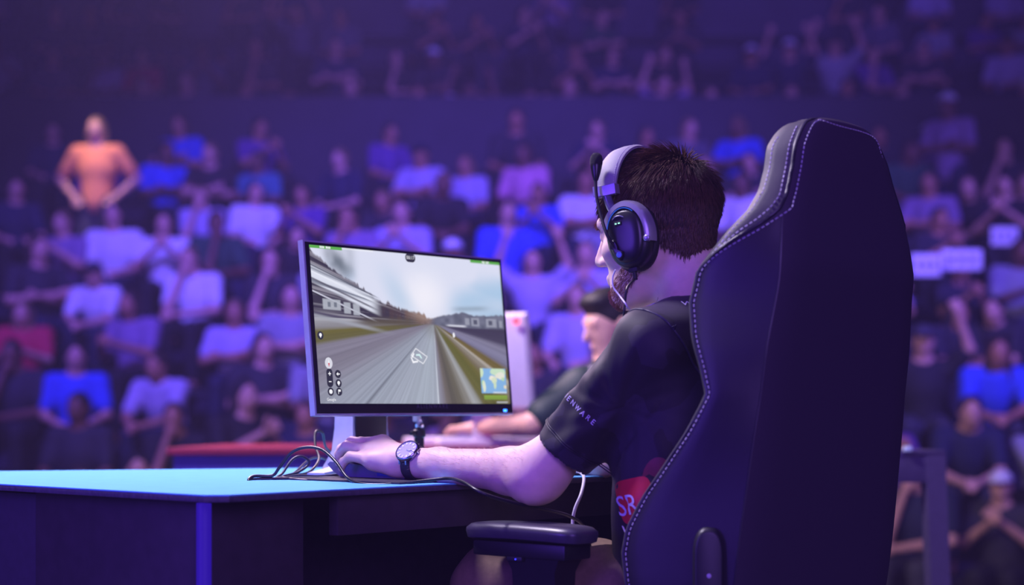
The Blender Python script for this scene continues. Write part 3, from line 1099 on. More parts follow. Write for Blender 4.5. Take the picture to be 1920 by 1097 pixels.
def disc(r, ry=None, n=24, cx=0, cy=0):
    return [(cx + r * math.cos(2 * math.pi * i / n), cy + (ry or r) * math.sin(2 * math.pi * i / n)) for i in range(n)], [tuple(range(n))]


def em(name, c, s=1.0):
    return mat(name, '#101010', 0.6, emit=c, emit_s=s, var=0)


E_dark, E_white, E_light, E_red, E_green = em('ui_dark', '#2c2c3a'), em('ui_white', '#f4f4fa'), em('ui_light', '#d8d8e4'), em('ui_red', '#d03040'), em('ui_marker', '#d6f2f2')


def pill(w, h, n=10):
    v = []
    r = min(w, h)
    for k in range(2):
        for i in range(n + 1):
            a = math.pi * (i / n) + math.pi * k - (math.pi / 2 if w > h else 0)
            v.append(((w - r if w > h else 0) * (1 if k == 0 else -1) + r * math.cos(a), (h - r if h > w else 0) * (1 if k == 0 else -1) + r * math.sin(a)))
    return v, [tuple(range(len(v)))]


flat_on_screen('timer_badge', .50, .026, pill(.0155, .0095), E_dark)
flat_on_screen('timer_digits', .50, .036, text_geo('00:17', .011, 'CENTER'), E_white, .003)
flat_on_screen('score_text', .082, .016, join_geo([([(-.02 + .0034 * i, 0), (-.0175 + .0034 * i, 0), (-.0175 + .0034 * i, .0045), (-.02 + .0034 * i, .0045)], [(0, 1, 2, 3)]) for i in (0, 1, 2, 3, 5, 6, 7, 8)]), E_white, .003)
flat_on_screen('score_text', .925, .016, join_geo([([(-.02 + .0034 * i, 0), (-.0175 + .0034 * i, 0), (-.0175 + .0034 * i, .0045), (-.02 + .0034 * i, .0045)], [(0, 1, 2, 3)]) for i in (1, 2, 3, 5, 6, 7)]), E_white, .003)
# control buttons, lower left
flat_on_screen('compass_disc', .052, .745, disc(.0105, .0118), E_light)
flat_on_screen('compass_needle', .052, .745, ([(-.0022, 0), (.0022, 0), (0, .0085)], [(0, 1, 2)]), E_white, .003)
flat_on_screen('compass_needle', .052, .745, ([(-.0022, 0), (0, -.0085), (.0022, 0)], [(0, 1, 2)]), E_red, .003)
flat_on_screen('zoom_pill', .052, .838, pill(.0085, .0195), E_dark)
flat_on_screen('plus_sign', .052, .812, join_geo([([(-.004, -.001), (.004, -.001), (.004, .001), (-.004, .001)], [(0, 1, 2, 3)]), ([(-.001, -.004), (.001, -.004), (.001, .004), (-.001, .004)], [(0, 1, 2, 3)])]), E_white, .003)
flat_on_screen('minus_sign', .052, .862, ([(-.0035, -.001), (.0035, -.001), (.0035, .001), (-.0035, .001)], [(0, 1, 2, 3)]), E_white, .003)
for s, t, kind in ((.092, .813, 'arrow'), (.092, .872, 'pin'), (.052, .925, 'target'), (.092, .925, 'flag'), (.022, .572, 'pin')):
    flat_on_screen('round_button', s, t, disc(.0085), E_dark)
    if kind == 'arrow':
        g = join_geo([([(-.005, 0), (0, .004), (0, -.004)], [(0, 2, 1)]), ([(0, -.0012), (.005, -.0012), (.005, .0012), (0, .0012)], [(0, 1, 2, 3)])])
    elif kind == 'pin':
        g = join_geo([disc(.0038, None, 12, 0, .0012), ([(-.003, 0), (0, -.0055), (.003, 0)], [(0, 1, 2)])])
    elif kind == 'target':
        g = disc(.0048, None, 12)
    else:
        g = ([(-.003, -.005), (-.0015, -.005), (-.0015, 0), (.004, 0), (.004, .0045), (-.003, .0045)], [(0, 1, 2, 3, 4, 5)])
    flat_on_screen('button_icon', s, t, g, E_white, .003)
flat_on_screen('map_credit', .052, .983, text_geo('Google', .0085, 'CENTER'), E_white, .003)
# direction markers on the road
def para(pts, w=.0009):
    gs_ = []
    for i in range(len(pts)):
        a, b = np.array(pts[i]), np.array(pts[(i + 1) % len(pts)])
        n = np.array([-(b - a)[1], (b - a)[0]])
        n = n / np.linalg.norm(n) * w
        gs_.append(([tuple(a - n), tuple(b - n), tuple(b + n), tuple(a + n)], [(0, 1, 2, 3)]))
    return join_geo(gs_)
flat_on_screen('marker_frame', .513, .68, para([(-.028, .0), (-.012, .0155), (.022, -.002), (.008, -.0175)]), E_white)
flat_on_screen('marker_chevron', .513, .68, ([(-.012, .003), (0, .0035), (.006, -.006), (.002, -.006), (-.002, -.0005), (-.013, -.0005)], [(0, 1, 2, 3, 4, 5)]), E_green)
flat_on_screen('marker_chevron', .482, .715, ([(-.012, .008), (-.008, .007), (-.003, -.001), (.010, .0005), (.011, -.003), (-.006, -.0055)], [(0, 1, 2, 3, 4, 5)]), E_white)
flat_on_screen('marker_chevron', .478, .678, ([(-.007, -.003), (.002, .006), (.003, .002), (-.003, -.006)], [(0, 3, 2, 1)]), E_white)
flat_on_screen('pointer_hand', .705, .532, disc(.0035, .0058, 12), E_white)
# lettering on the chin of the bezel
lg = text_geo('ALIENWARE', .0135, 'CENTER', 1.45)
c = MP(.56, .9445 + .0, .0020)
link('lettering', mesh('lettering', [c + MU * p[0] + MZ * (p[1] - .007) for p in lg[0]], lg[1]), mat('bezel_lettering', '#5d5670', 0.5), mon)
# stand: column, dark front insert, two legs
col_c = np.array([foot[0], foot[1], 0])
M_stand = mat('stand_silver', '#cfc9dc', 0.4, metal=.25, var=.04)
rg = []
for z, hw, hd, fd in ((DESK_Z + .006, .075, .05, 0), (DESK_Z + .05, .058, .034, 0), (DESK_Z + .10, .054, .029, 0), (CAMZ + .28, .05, .026, 0)):
    c = np.array([col_c[0], col_c[1], z])
    rg.append([c - MU * hw - MV * hd, c + MU * hw - MV * hd, c + MU * hw + MV * hd, c - MU * hw + MV * hd])
loft('stand_column', rg, M_stand, mon, smooth=30)
box('column_insert', np.array([col_c[0], col_c[1], CAMZ + .06]) - MV * .0285, (.0475, .004, .165), M_bez, mon, (MU, MV, Z), bevel=.001)
box('stand_mount', (mc + MV * .105), (.05, .06, .05), M_silver, mon, (MU, MV, Z), bevel=.006)
for s in (-1, 1):
    a = np.array([col_c[0], col_c[1], DESK_Z])
    tip = a + MU * s * .215 - MV * .085
    d = (tip - a) / np.linalg.norm(tip - a)
    n = np.cross(Z, d)
    rg = []
    for t, w, h in ((-.05, .04, .05), (.10, .036, .040), (.5, .03, .016), (1.0, .022, .008)):
        p = a + (tip - a) * t
        rg.append([p - n * w + Z * .001, p + n * w + Z * .001, p + n * w * .85 + Z * h, p - n * w * .85 + Z * h])
    loft('stand_leg', rg, M_stand, mon, smooth=30)
# small clamp with a ball head beneath the monitor
cl = on_desk(783, 868)
cl = W(786, 880, 3.95)
cl[2] = DESK_Z
clamp = thing('clamp_stand', cl, 'small black ball-head clamp standing below the monitor', 'clamp')
lathe('post', cl, Z, [(.018, 0), (.018, .004), (.0115, .012), (.0115, .075), (.015, .078), (.015, .092), (.009, .095)], M_black, clamp)
lathe('ball_head', cl + Z * .095, Z, [(.002, 0), (.010, .004), (.013, .013), (.010, .022), (.004, .026)], mat('chrome', '#c9c6d8', 0.15, metal=1.0), clamp)
box('clamp_arm', cl + Z * .128 - MU * .008, (.006, .008, .016), M_silver, clamp, (MU, MV, Z), bevel=.002)
box('knob', cl + Z * .085 - MU * .02, (.008, .005, .005), M_black, clamp, (MU, MV, Z), bevel=.002)

# ------------------------------------------------------------------ cables on the desk
M_cab = mat('cable_black', '#1d1a26', 0.35, var=.05)
M_cabg = mat('cable_grey', '#3a3548', 0.4, var=.05)
M_cabw = mat('cable_white', '#ddd8e8', 0.45, var=.04)


def cable(name, pts, r, m, label):
    o = tube(name, pts, r, m, None, 8, 8)
    return tag(o, label, 'cable', 'cables around the desk')


cable('headset_cable', [W(640, 898, 3.44), W(560, 897, 3.44), W(480, 899, 3.42), W(466, 901, 3.40), W(476, 893, 3.42), W(510, 892, 3.43), W(523, 878, 3.43), W(545, 850, 3.43), W(572, 839, 3.42), W(603, 843, 3.40), W(630, 866, 3.36), W(652, 896, 3.32), W(680, 907.5, 3.27), W(730, 908, 3.25), W(790, 902, 3.25), W(840, 897, 3.23), W(868, 904, 3.15), W(905, 925, 3.10), W(960, 942, 3.14), W(1020, 955, 3.2), W(1072, 970, 3.28), W(1100, 1000, 3.36), W(1120, 1100, 3.4)], .0032, M_cab, 'long black cable arching over the desk and drooping past its edge')
cable('keyboard_cable', [W(655, 888, 3.55), W(600, 893, 3.52), W(560, 892, 3.50), W(520, 896, 3.47), W(530, 887, 3.5), W(548, 862, 3.52), W(566, 856, 3.53), W(580, 868, 3.54), W(560, 885, 3.52), W(530, 895, 3.46), W(590, 901.5, 3.40), W(650, 898, 3.46)], .0028, M_cabg, 'grey cable coiled in low loops left of the stand')
cable('monitor_cable', [W(640, 858, 3.95), W(612, 840, 3.86), W(605, 812, 3.80), W(592, 810, 3.78), W(591, 835, 3.74), W(598, 862, 3.68), W(580, 885, 3.62), W(550, 893, 3.55), W(590, 896, 3.52), W(640, 892, 3.55)], .003, M_cab, 'black cable rising in a tall loop behind the stand')
cable('power_cable', [W(646, 868, 3.9), W(622, 866, 3.85), W(600, 858, 3.8), W(580, 862, 3.7), W(560, 880, 3.58), W(545, 897, 3.48), W(600, 897.5, 3.49), W(660, 893, 3.56)], .0026, M_cabg, 'thin grey cable crossing the foot of the monitor stand')
cable('white_cable', [W(1040, 886, 3.62), W(1066, 884, 3.58), W(1085, 885, 3.55), W(1095, 896, 3.50), W(1090, 925, 3.46), W(1078, 955, 3.45), W(1074, 985, 3.45), W(1085, 1010, 3.42), W(1105, 1036, 3.36), W(1125, 1060, 3.3)], .0035, M_cabw, 'white cable hanging over desk edge beside the red box')

# ================================================================== far desk, second player's place
M_red = mat('far_desk_red', '#8a1c3c', 0.5, var=.08)
M_navy = mat('far_desk_front', '#2a1c90', 0.5, var=.1)
fd = thing('far_desk', (-.55, 6.4, 0), 'red-topped desk with dark blue front in the middle distance', 'desk')
prism('desktop', [(-1.22, 6.02), (.10, 6.18), (.05, 6.8), (-1.12, 6.62)], DESK_Z - .025, DESK_Z, M_red, fd, bevel=.004)
prism('front_panel', [(-1.20, 6.05), (.06, 6.20), (.06, 6.23), (-1.20, 6.08)], .01, DESK_Z - .026, M_navy, fd, bevel=.002)
prism('end_panel', [(-1.19, 6.09), (-1.16, 6.09), (-1.08, 6.58), (-1.11, 6.58)], .01, DESK_Z - .026, M_dark, fd, bevel=.002)
prism('end_panel', [(.0, 6.25), (.03, 6.25), (.0, 6.75), (-.03, 6.75)], .01, DESK_Z - .026, M_dark, fd, bevel=.002)
# white monitor seen from behind
M_white = mat('white_plastic', '#e2d5e2', 0.45, var=.03)
wc = W(930, 678, 6.15)
wm = thing('white_monitor', (wc[0], wc[1], DESK_Z), 'white monitor seen from behind with a red emblem, past the black one', 'monitor')
wz = Z * math.cos(.07) + X3 * -math.sin(.07)
wu = np.array([.94, -.34, 0])
wn = np.cross(wz, wu)
rg = []
for n_, ins in ((-.012, .0), (.004, .0), (.02, .012), (.035, .06)):
    rg.append([wc + wu * a * (.135 - ins) + wz * b * (.175 - ins) - wn * (-n_) * -1 for a, b in ((-1, -1), (1, -1), (1, 1), (-1, 1))])
loft('back_shell', rg, M_white, wm, smooth=30)
lathe('emblem', W(968, 602, 6.07), (0, -1, .05), [(.001, 0), (.013, .0), (.013, .006), (.001, .007)], mat('emblem_red', '#f05a60', 0.4, emit='#ff4a50', emit_s=1.2), wm)
box('stand_column', np.array([wc[0] - .05, wc[1] + .10, DESK_Z + .10]), (.035, .025, .10), M_white, wm, bevel=.006)
prism('stand_base', [(-.28 + .13 * math.cos(a), 6.42 + .10 * math.sin(a)) for a in np.linspace(math.pi / 2, 3 * math.pi / 2, 14)] + [(.0, 6.34), (.0, 6.5)], DESK_Z + .001, DESK_Z + .03, M_white, wm, bevel=.008)
wk = thing('white_keyboard', (-.08, 6.3, DESK_Z), 'white keyboard on the red-topped desk by blurred forearm', 'keyboard')
box('shell', (-.08, 6.30, DESK_Z + .012), (.20, .07, .010), M_white, wk, (np.array([.98, .2, 0]), np.array([-.2, .98, 0]), Z), bevel=.004)
kme = None
for r in range(4):
    for c_ in range(12):
        if kme is None:
            v, f = box_geo((0, 0, 0), np.array([.98, .2, 0]), np.array([-.2, .98, 0]), Z, .0125, .0125, .004)
            kme = bevel_mesh(mesh('key', v, f), .002, 1)
            kme.materials.append(mat('white_key', '#cfc6d8', 0.5))
        o = bpy.data.objects.new('key', kme)
        COL.objects.link(o)
        o.parent = wk
        p = np.array([.98, .2, 0]) * (-.172 + c_ * .0313) + np.array([-.2, .98, 0]) * (-.047 + r * .031)
        o.location = (p[0], p[1] , .026)

# dark table end to the right of the chair
rt = thing('side_table', (1.35, 5.7, 0), 'dark table with square frame legs right of the chair', 'table')
ca = W(1774, 844, 5.62)
prism('tabletop', [(ca[0], ca[1]), (ca[0] - .25, ca[1] + .6), (ca[0] - 1.2, ca[1] + .45), (ca[0] - 1.0, ca[1] - .12)], DESK_Z - .012, DESK_Z + .002, M_frame, rt, bevel=.003)
au = np.array([.993, .119, 0])
av = np.array([-.119, .993, 0])
cc0 = np.array([ca[0], ca[1], 0])
box('apron', cc0 - au * .5 + av * .02 + Z * (DESK_Z - .06), (.48, .014, .045), M_frame, rt, (au, av, Z), bevel=.003)
for k, off in enumerate((-.035, -.93)):
    rg = []
    for z, w_ in ((0.0, .035), (DESK_Z - .013, .033)):
        c_ = cc0 + au * (off + (.03 if z == 0 and k == 0 else 0)) + av * .03 + Z * z
        rg.append([c_ - au * w_ - av * .03, c_ + au * w_ - av * .03, c_ + au * w_ + av * .03, c_ - au * w_ + av * .03])
    loft('leg', rg, M_frame, rt)
    rg2 = [[p + av * .5 - au * .12 for p in r_] for r_ in rg]
    loft('leg', rg2, M_frame, rt)
lid = box('bottle_cap', W(1702, 846, 5.6) + Z * .008, (.012, .012, .008), mat('pale_cap', '#cfe8ff', 0.4), None, bevel=.003)
tag(lid, 'tiny pale cap on dark table beside the chair', 'cap')
# ================================================================== gaming chair
M_leath = mat('chair_leather_dark', '#1e1828', 0.42, var=.1, scale=900, bump=.12, kind='voronoi')
M_leatg = mat('chair_leather_grey', '#3b3740', 0.6, var=.06, scale=900, bump=.15, kind='voronoi')
M_pipe = mat('chair_piping', '#241f30', 0.4)
M_stitch = mat('chair_stitch', '#b9b2c8', 0.6)
CC = np.array([.613, 3.055, 0.0])
chair = thing('gaming_chair', (CC + V * .25), 'tall black and grey leather gaming chair seen from behind', 'chair')
# rows: height, half width of the back panel, recline offset, wing depth, wing flare, wing seam position
CR = [(1.402, .098, 0, .022, .002), (1.396, .116, 0, .030, .004), (1.388, .128, 0, .037, .006), (1.372, .143, 0, .043, .009), (1.35, .160, 0, .046, .012), (1.31, .176, 0, .044, .014), (1.27, .196, 0, .044, .018), (1.235, .215, 0, .055, .024),
      (1.20, .226, 0, .086, .034), (1.165, .232, 0, .118, .038), (1.135, .235, 0, .146, .04), (1.08, .237, 0, .152, .04), (1.02, .238, 0, .134, .04), (.962, .240, 0, .105, .04), (.918, .241, 0, .088, .04),
      (.856, .247, 0, .115, .04), (.79, .251, 0, .155, .042), (.738, .254, 0, .188, .044), (.682, .257, 0, .212, .046), (.64, .258, 0, .215, .046), (.58, .258, 0, .20, .045), (.50, .25, 0, .15, .04), (.43, .245, 0, .12, .03)]
CZ = np.array([r[0] for r in CR])[::-1]


def cval(i, z):
    return float(np.interp(z, CZ, np.array([r[i] for r in CR])[::-1]))


def recl(z):
    return (1.14 - z) * .13 if z < 1.14 else (z - 1.14) * .09


def cpt(a, t, z):
    return CC + U * a + V * (t + recl(z)) + Z * z


def section(z):
    """half of a cross-section (left side, a<0) as a list from the middle of the back to the wing tip, then to the middle of the front"""
    w, tw, fl = cval(1, z) + .012 * min(1, max(0, (1.1 - z) / .1)), cval(3, z), cval(4, z)
    back = [(0, -.012), (-.35 * w, -.011), (-.7 * w, -.008), (-.93 * w, -.002), (-w, .006)]
    side = [(-w - fl * .25, tw * .22), (-w - fl * .6, tw * .5), (-w - fl * .9, tw * .76), (-w - fl, tw * .92), (-w - fl * .93, tw)]
    tcush = min(.085, tw + .02) if z < 1.2 else tw + .015
    front = [(-w - fl * .75, tw + .012), (-w - fl * .3, tw + .014), (-w + .05, max(tw * .85, tcush * .9)), (-w * .55, tcush * .95), (0, tcush)]
    return back, side, front


zs = sorted(set(list(np.linspace(.43, 1.235, 47)) + list(np.linspace(1.235, 1.375, 14)) + [1.383, 1.390, 1.396, 1.4, 1.402]))
def seam(z):
    """how far the dark shell wraps round the side towards the wing tip"""
    return float(np.interp(z, [.43, 1.135, 1.15, 1.235, 1.26, 1.42], [1, 1, .93, .16, 0.0, 0.0]))


def poly_at(pts, s):
    s = s * (len(pts) - 1)
    i = min(int(s), len(pts) - 2)
    a, b = np.array(pts[i]), np.array(pts[i + 1])
    return a + (b - a) * (s - i)


shell, grey_l, seam_l, seam_r, edge_l, crease_l = [], [], [], [], [], []
for z in zs:
    bk, sd, fr = section(z)
    path = [bk[-1]] + sd
    sp = seam(z)
    sh = [p for p in bk[:-1]] + [tuple(poly_at(path, sp * t)) for t in np.linspace(0, 1, 8)]
    left = [cpt(a, t, z) for a, t in sh]
    right = [cpt(-a, t, z) for a, t in sh]
    shell.append(left[::-1] + right[1:])
    gs2 = [tuple(poly_at(path, sp + (1 - sp) * t)) for t in np.linspace(0, 1, 6)] + fr
    gl = [cpt(a, t, z) for a, t in gs2]
    gr = [cpt(-a, t, z) for a, t in gs2]
    grey_l.append(gl + gr[::-1][1:])
    seam_l.append(cpt(*poly_at(path, sp), z))
    q = poly_at(path, sp)
    seam_r.append(cpt(-q[0], q[1], z))
    edge_l.append(cpt(*path[-1], z))
    crease_l.append(cpt(bk[-1][0] - .001, bk[-1][1] - .001, z))
# round the top over
top_s, top_g = shell[-1], grey_l[-1]
cen = cpt(0, .014, 1.402)
for f_, dz_ in ((.93, .003), (.8, .006), (.6, .0085), (.35, .010)):
    shell.append([cen + (p - cen) * f_ + Z * (dz_ - (1.405 - 1.402) * f_ * 0) for p in top_s])
    grey_l.append([cen + (p - cen) * f_ + Z * dz_ for p in top_g])
nsh = len(shell[0])
bshell = loft('side_shell', [r_[:8] for r_ in shell], M_leath, chair, closed_ring=False, caps=False, smooth=60)
loft('side_shell', [r_[-8:] for r_ in shell], M_leath, chair, closed_ring=False, caps=False, smooth=60)
loft('back_panel', [r_[7:nsh - 7] for r_ in shell], mat('chair_back_panel', '#3a2f44', 0.6, var=.06, scale=600, bump=.1), chair, closed_ring=False, caps=False, smooth=60)
loft('front_cushion', grey_l, M_leatg, chair, closed_ring=False, caps=False, smooth=60)
cap = [p for p in shell[-1]] + [p for p in grey_l[-1][::-1]]
link('top_cap', mesh('top_cap', cap, [tuple(range(len(cap)))], 60), M_leath, chair)
tube('piping', seam_l[2:] + [cpt(-.06, .004, 1.407), cpt(0, .006, 1.411), cpt(.06, .004, 1.407)] + seam_r[2:][::-1], .0036, M_pipe, chair, 6, 2)


def stitches(path, off, parent, step=.0092, L=.0055, r=.0011):
    P = np.array(catmull(path, 4))
    P = P + off
    s = np.concatenate([[0], np.cumsum(np.linalg.norm(np.diff(P, axis=0), axis=1))])
    g = []
    x = 0
    while x + L < s[-1]:
        a = np.array([np.interp(x, s, P[:, i]) for i in range(3)])
        b = np.array([np.interp(x + L, s, P[:, i]) for i in range(3)])
        g.append(tube_geo([a, b], r, 5))
        x += step
    v, f = join_geo(g)
    o = link('stitching', mesh('stitching', v, f, 60), M_stitch, parent)
    o['kind'] = 'stuff'
    return o


# a stitched line on either side of the seam
off_in, off_out = [], []
for z in zs:
    bk, sd, fr = section(z)
    path = [bk[-1]] + sd
    sp = seam(z)
    wd = np.linalg.norm(np.array(path[0]) - np.array(path[-1]))
    d = .011 / max(wd, .02)
    if sp > d * 1.1:
        qa = poly_at(path, sp - d)
    else:
        qa = np.array([bk[-1][0] + .011 - sp * .02, -.0015 - .0035])
    off_in.append(cpt(qa[0] - .0008, qa[1] - .0012, z))
    qb = poly_at(path, min(sp + d * 1.05, 1.0))
    off_out.append(cpt(qb[0] - .0012, qb[1] - .001, z))
iz = [i for i, z in enumerate(zs) if z > .44]
stitches([off_in[i] for i in iz] + [cpt(-.03, -.012, 1.397), cpt(.05, -.0125, 1.396), cpt(.10, -.010, 1.389), cpt(.127, -.0035, 1.368), cpt(.145, -.002, 1.335)], np.zeros(3), chair)
stitches([off_out[i] for i, z in enumerate(zs) if z > 1.15 and z < 1.396], np.zeros(3), chair)
stitches([cpt(section(z)[1][-1][0], section(z)[1][-1][1] - .002, z) for z in zs if z > 1.13 and z < 1.376], -U * .001, chair)
# vertical crease where the back panel starts, and the dark cross seam on the headrest wing
tube('panel_seam', [crease_l[i] for i, z in enumerate(zs) if z < 1.24][::3], .0018, M_pipe, chair, 5, 3)
hz0 = 1.262
bk, sd, fr = section(hz0)
tube('cross_seam', [cpt(*poly_at([bk[-1]] + sd, t), hz0 - .028 * (1 - t)) - U * .0008 for t in np.linspace(.05, 1, 8)], .0014, mat('seam_dark', '#141019', 0.7), chair, 5, 2)
# recline hinge cover on the left
hc = W(1350, 1035, 2.83)
M_hinge = mat('hinge_cover', '#1d1926', 0.45)
ax_n = -U * .78 - V * .62
ax_n /= np.linalg.norm(ax_n)
ax_t = np.cross(Z, ax_n)
hc = cpt(-.285, .055, .64)
rg = []
for n_, sc_ in ((-.02, 1), (.012, 1), (.018, .9), (.019, .8)):
    ring_ = []
    for i in range(24):
        a = 2 * math.pi * i / 24
        ca_, sa_ = math.cos(a), math.sin(a)
        ring_.append(hc + ax_n * n_ + ax_t * .026 * sc_ * np.sign(ca_) * abs(ca_) ** .8 + Z * ((.075 if sa_ < 0 else .0) * -1 + .052 * sc_ * np.sign(sa_) * abs(sa_) ** .8))
    rg.append(ring_)
loft('hinge_cover', rg, M_hinge, chair, smooth=50)
lathe('hinge_bolt', hc + ax_n * .018 - Z * .03, ax_n, [(.004, 0), (.004, .002), (.002, .003)], M_stitch, chair, 12)
# lumbar pillow
organic('lumbar_pillow', [ell(cpt(0, .115, .77), (.15, .05, .10), [U, V, Z])], .012, M_leath, chair)
# seat with bolsters, mechanism, base
sc0 = CC + V * .36
organic('seat', [ell(sc0 + Z * .43 + V * .02, (.27, .29, .075), [U, V, Z], k=.05), rcone(sc0 - U * .24 - V * .2 + Z * .46, sc0 - U * .24 + V * .2 + Z * .45, .055, .05, k=.05), rcone(sc0 + U * .24 - V * .2 + Z * .46, sc0 + U * .24 + V * .2 + Z * .45, .055, .05, k=.05)], .012, M_leath, chair)
tube('gas_column', [sc0 + Z * .10, sc0 + Z * .38], .028, M_black, chair, 14, 1)
for k in range(5):
    a = 2 * math.pi * k / 5 + .3
    e = np.array([math.cos(a), math.sin(a), 0])
    tube('base_leg', [sc0 + Z * .10, sc0 + e * .15 + Z * .095, sc0 + e * .29 + Z * .07], [.03, .024, .017], M_black, chair, 10, 4)
    lathe('caster', sc0 + e * .29 + Z * .029 - np.cross(Z, e) * .022, np.cross(Z, e), [(.006, 0), (.026, .003), (.028, .012), (.012, .02), (.012, .024), (.028, .032), (.026, .041), (.006, .044)], M_black, chair, 16)
# armrests
M_arm = mat('armrest_pad', '#3a3545', 0.35, var=.06)
for s in (-1, 1):
    ac = CC + U * s * (.335 if s < 0 else .35) + V * .475 + Z * .668
    rg = []
    for h, ins in ((-.016, .010), (-.013, .003), (.000, .0), (.006, .001), (.0125, .009), (.0142, .016), (.0145, .03)):
        ring_ = []
        for i in range(28):
            a = 2 * math.pi * i / 28
            ca_, sa_ = math.cos(a), math.sin(a)
            x = np.sign(ca_) * abs(ca_) ** .45 * (.05 - ins)
            y = np.sign(sa_) * abs(sa_) ** .38 * (.135 - ins)
            ring_.append(ac + U * x + V * y + Z * (h + .004 * (1 - (y / .135) ** 2)))
        rg.append(ring_)
    pad_ = loft('armrest_pad', rg, M_arm, chair, smooth=50)
    box('armrest_plate', ac - Z * .03, (.038, .11, .014), M_black, chair, (U, V, Z), bevel=.005)
    rg = []
    for z, w_, d_ in ((.40, .02, .05), (.50, .022, .05), (.60, .03, .05), (.64, .036, .07)):
        c_ = np.array([ac[0], ac[1], z]) - V * .03
        rg.append([c_ - U * w_ - V * d_, c_ + U * w_ - V * d_, c_ + U * w_ + V * d_, c_ - U * w_ + V * d_])
    loft('armrest_post', rg, M_black, chair, smooth=30)
    tube('armrest_bracket', [np.array([ac[0], ac[1], .42]) - V * .03, np.array([ac[0], ac[1], .37]) - V * .03 - U * s * .04, sc0 - V * .02 + U * s * .1 + Z * .365], .022, M_black, chair, 8, 4)
    box('adjust_button', ac - Z * .046 - U * .03 + V * .005, (.012, .018, .004), M_hinge, chair, (U, V, Z), bevel=.002)
    lathe('indicator', ac - Z * .046 - U * .043 + V * .0, -U, [(.0015, 0), (.0015, .001), (.0005, .0015)], mat('blue_indicator', '#2020ff', .4, emit='#3030ff', emit_s=3), chair, 8)
# ================================================================== the player
M_skin = mat('skin_fair', '#e4c2b4', 0.5, var=.06, scale=55, bump=.05, sss=.12)
M_jersey = mat('jersey', '#1a1722', 0.62, spec=.3, sheen=.1, var=.1, scale=25)
M_jers2 = mat('jersey_seam', '#231f2e', 0.45)
M_hair = mat('hair_brown', '#553829', 0.38, var=.3, scale=60)
M_trous = mat('trousers_brown', '#6e5844', 0.85, var=.12, scale=90, bump=.25)
PL = np.array([.30, 3.16, 0.0])
player = thing('person', PL, 'player in dark jersey and headset seated in gaming chair, hand on keyboard', 'person')
# head frame
HC = W(1232, 437, 3.27)
yaw, pit = math.radians(8), math.radians(-9)
F0 = V * math.cos(yaw) + (-U) * math.sin(yaw)
HR = U * math.cos(yaw) + V * math.sin(yaw)
HF = F0 * math.cos(pit) + Z * math.sin(pit)
HU = np.cross(HR, HF)
HM = np.array([HR, HF, HU])
HS = 1.10


def hp(x, y, z):
    return HC + (HR * x + HF * y + HU * z) * HS


def hell(c, r, k=.02, op='add'):
    return ell(hp(*c), np.array(r) * HS, HM, k * HS, op)


def hcone(a, b, ra, rb, k=.015, op='add'):
    return rcone(hp(*a), hp(*b), ra * HS, rb * HS, k * HS, op)


head = [hell((0, -.014, .036), (.075, .097, .088)), hell((0, .038, -.018), (.06, .062, .09), .03), hell((0, .045, -.075), (.044, .042, .04), .03),
        hcone((-.052, -.002, -.05), (-.018, .074, -.098), .02, .016, .03), hcone((.052, -.002, -.05), (.018, .074, -.098), .02, .016, .03),
        hell((0, .078, -.099), (.02, .016, .016), .02),
        hcone((-.036, .084, .03), (.036, .084, .03), .012, .012, .018),
        hell((-.031, .094, .008), (.017, .014, .012), .012, 'sub'), hell((.031, .094, .008), (.017, .014, .012), .012, 'sub'),
        hell((-.031, .083, .009), (.0125, .0125, .0125), .004), hell((.031, .083, .009), (.0125, .0125, .0125), .004),
        hell((-.045, .062, -.022), (.02, .024, .018), .02), hell((.045, .062, -.022), (.02, .024, .018), .02),
        hcone((0, .097, .018), (0, .118, -.026), .008, .0115, .014), hell((-.011, .105, -.032), (.009, .012, .008), .008), hell((.011, .105, -.032), (.009, .012, .008), .008),
        hell((-.006, .114, -.040), (.0035, .006, .004), .004, 'sub'), hell((.006, .114, -.040), (.0035, .006, .004), .004, 'sub'),
        hell((0, .098, -.061), (.022, .010, .006), .008), hell((0, .096, -.071), (.019, .011, .007), .006),
        hell((-.079, -.008, -.006), (.012, .022, .034), .01), hell((.079, -.008, -.006), (.012, .022, .034), .01)]
# joints
SHL = W(1216, 650, 3.09)
SHR = SHL + U * .385 + V * .01
NB = (SHL + SHR) / 2 - V * .005 + Z * .075
ELL = W(1012, 888, 3.17)
WRL = W(757, 866, 3.39)
ELR = np.array([.445, 3.46, .815])
WRR = np.array([.185, 3.655, .775])
PEL = np.array([.335, 3.135, .555])
WAI = np.array([.318, 3.155, .70])
CHE = np.array([.338, 3.195, .87])
UCH = (SHL + SHR) / 2 - Z * .035
KNL, KNR = PEL - U * .13 + V * .38 + Z * .0, PEL + U * .13 + V * .42 + Z * .0
FTL, FTR = np.array([KNL[0], KNL[1], .10]) + V * .03, np.array([KNR[0], KNR[1], .10])
body = list(head)
body += [rcone(hp(0, -.022, -.055), NB - Z * .01, .058, .062, .03), rcone(hp(0, -.045, -.04), NB - V * .02, .05, .062, .03),
         rcone(NB, SHL + Z * .01, .055, .045, .05), rcone(NB, SHR + Z * .01, .055, .045, .05),
         ell(UCH, (.15, .085, .10), [U, V, Z], .05), ell(CHE, (.135, .09, .14), [U, V, Z], .06), ell(WAI, (.115, .085, .13), [U, V, Z], .06), ell(PEL + V * .01, (.115, .092, .08), [U, V, Z], .05)]
for S, E_, Wr in ((SHL, ELL, WRL), (SHR, ELR, WRR)):
    body += [rcone(S, E_, .05, .040, .03)]
    m1 = E_ + (Wr - E_) * .22
    m2 = E_ + (Wr - E_) * .72
    body += [rcone(E_, m1, .037, .041, .07), rcone(m1, m2, .0415, .0325, .02), rcone(m2, Wr, .0325, .029, .015)]
body += [ell(W(994, 905, 3.165), (.026, .024, .028), None, .04)]
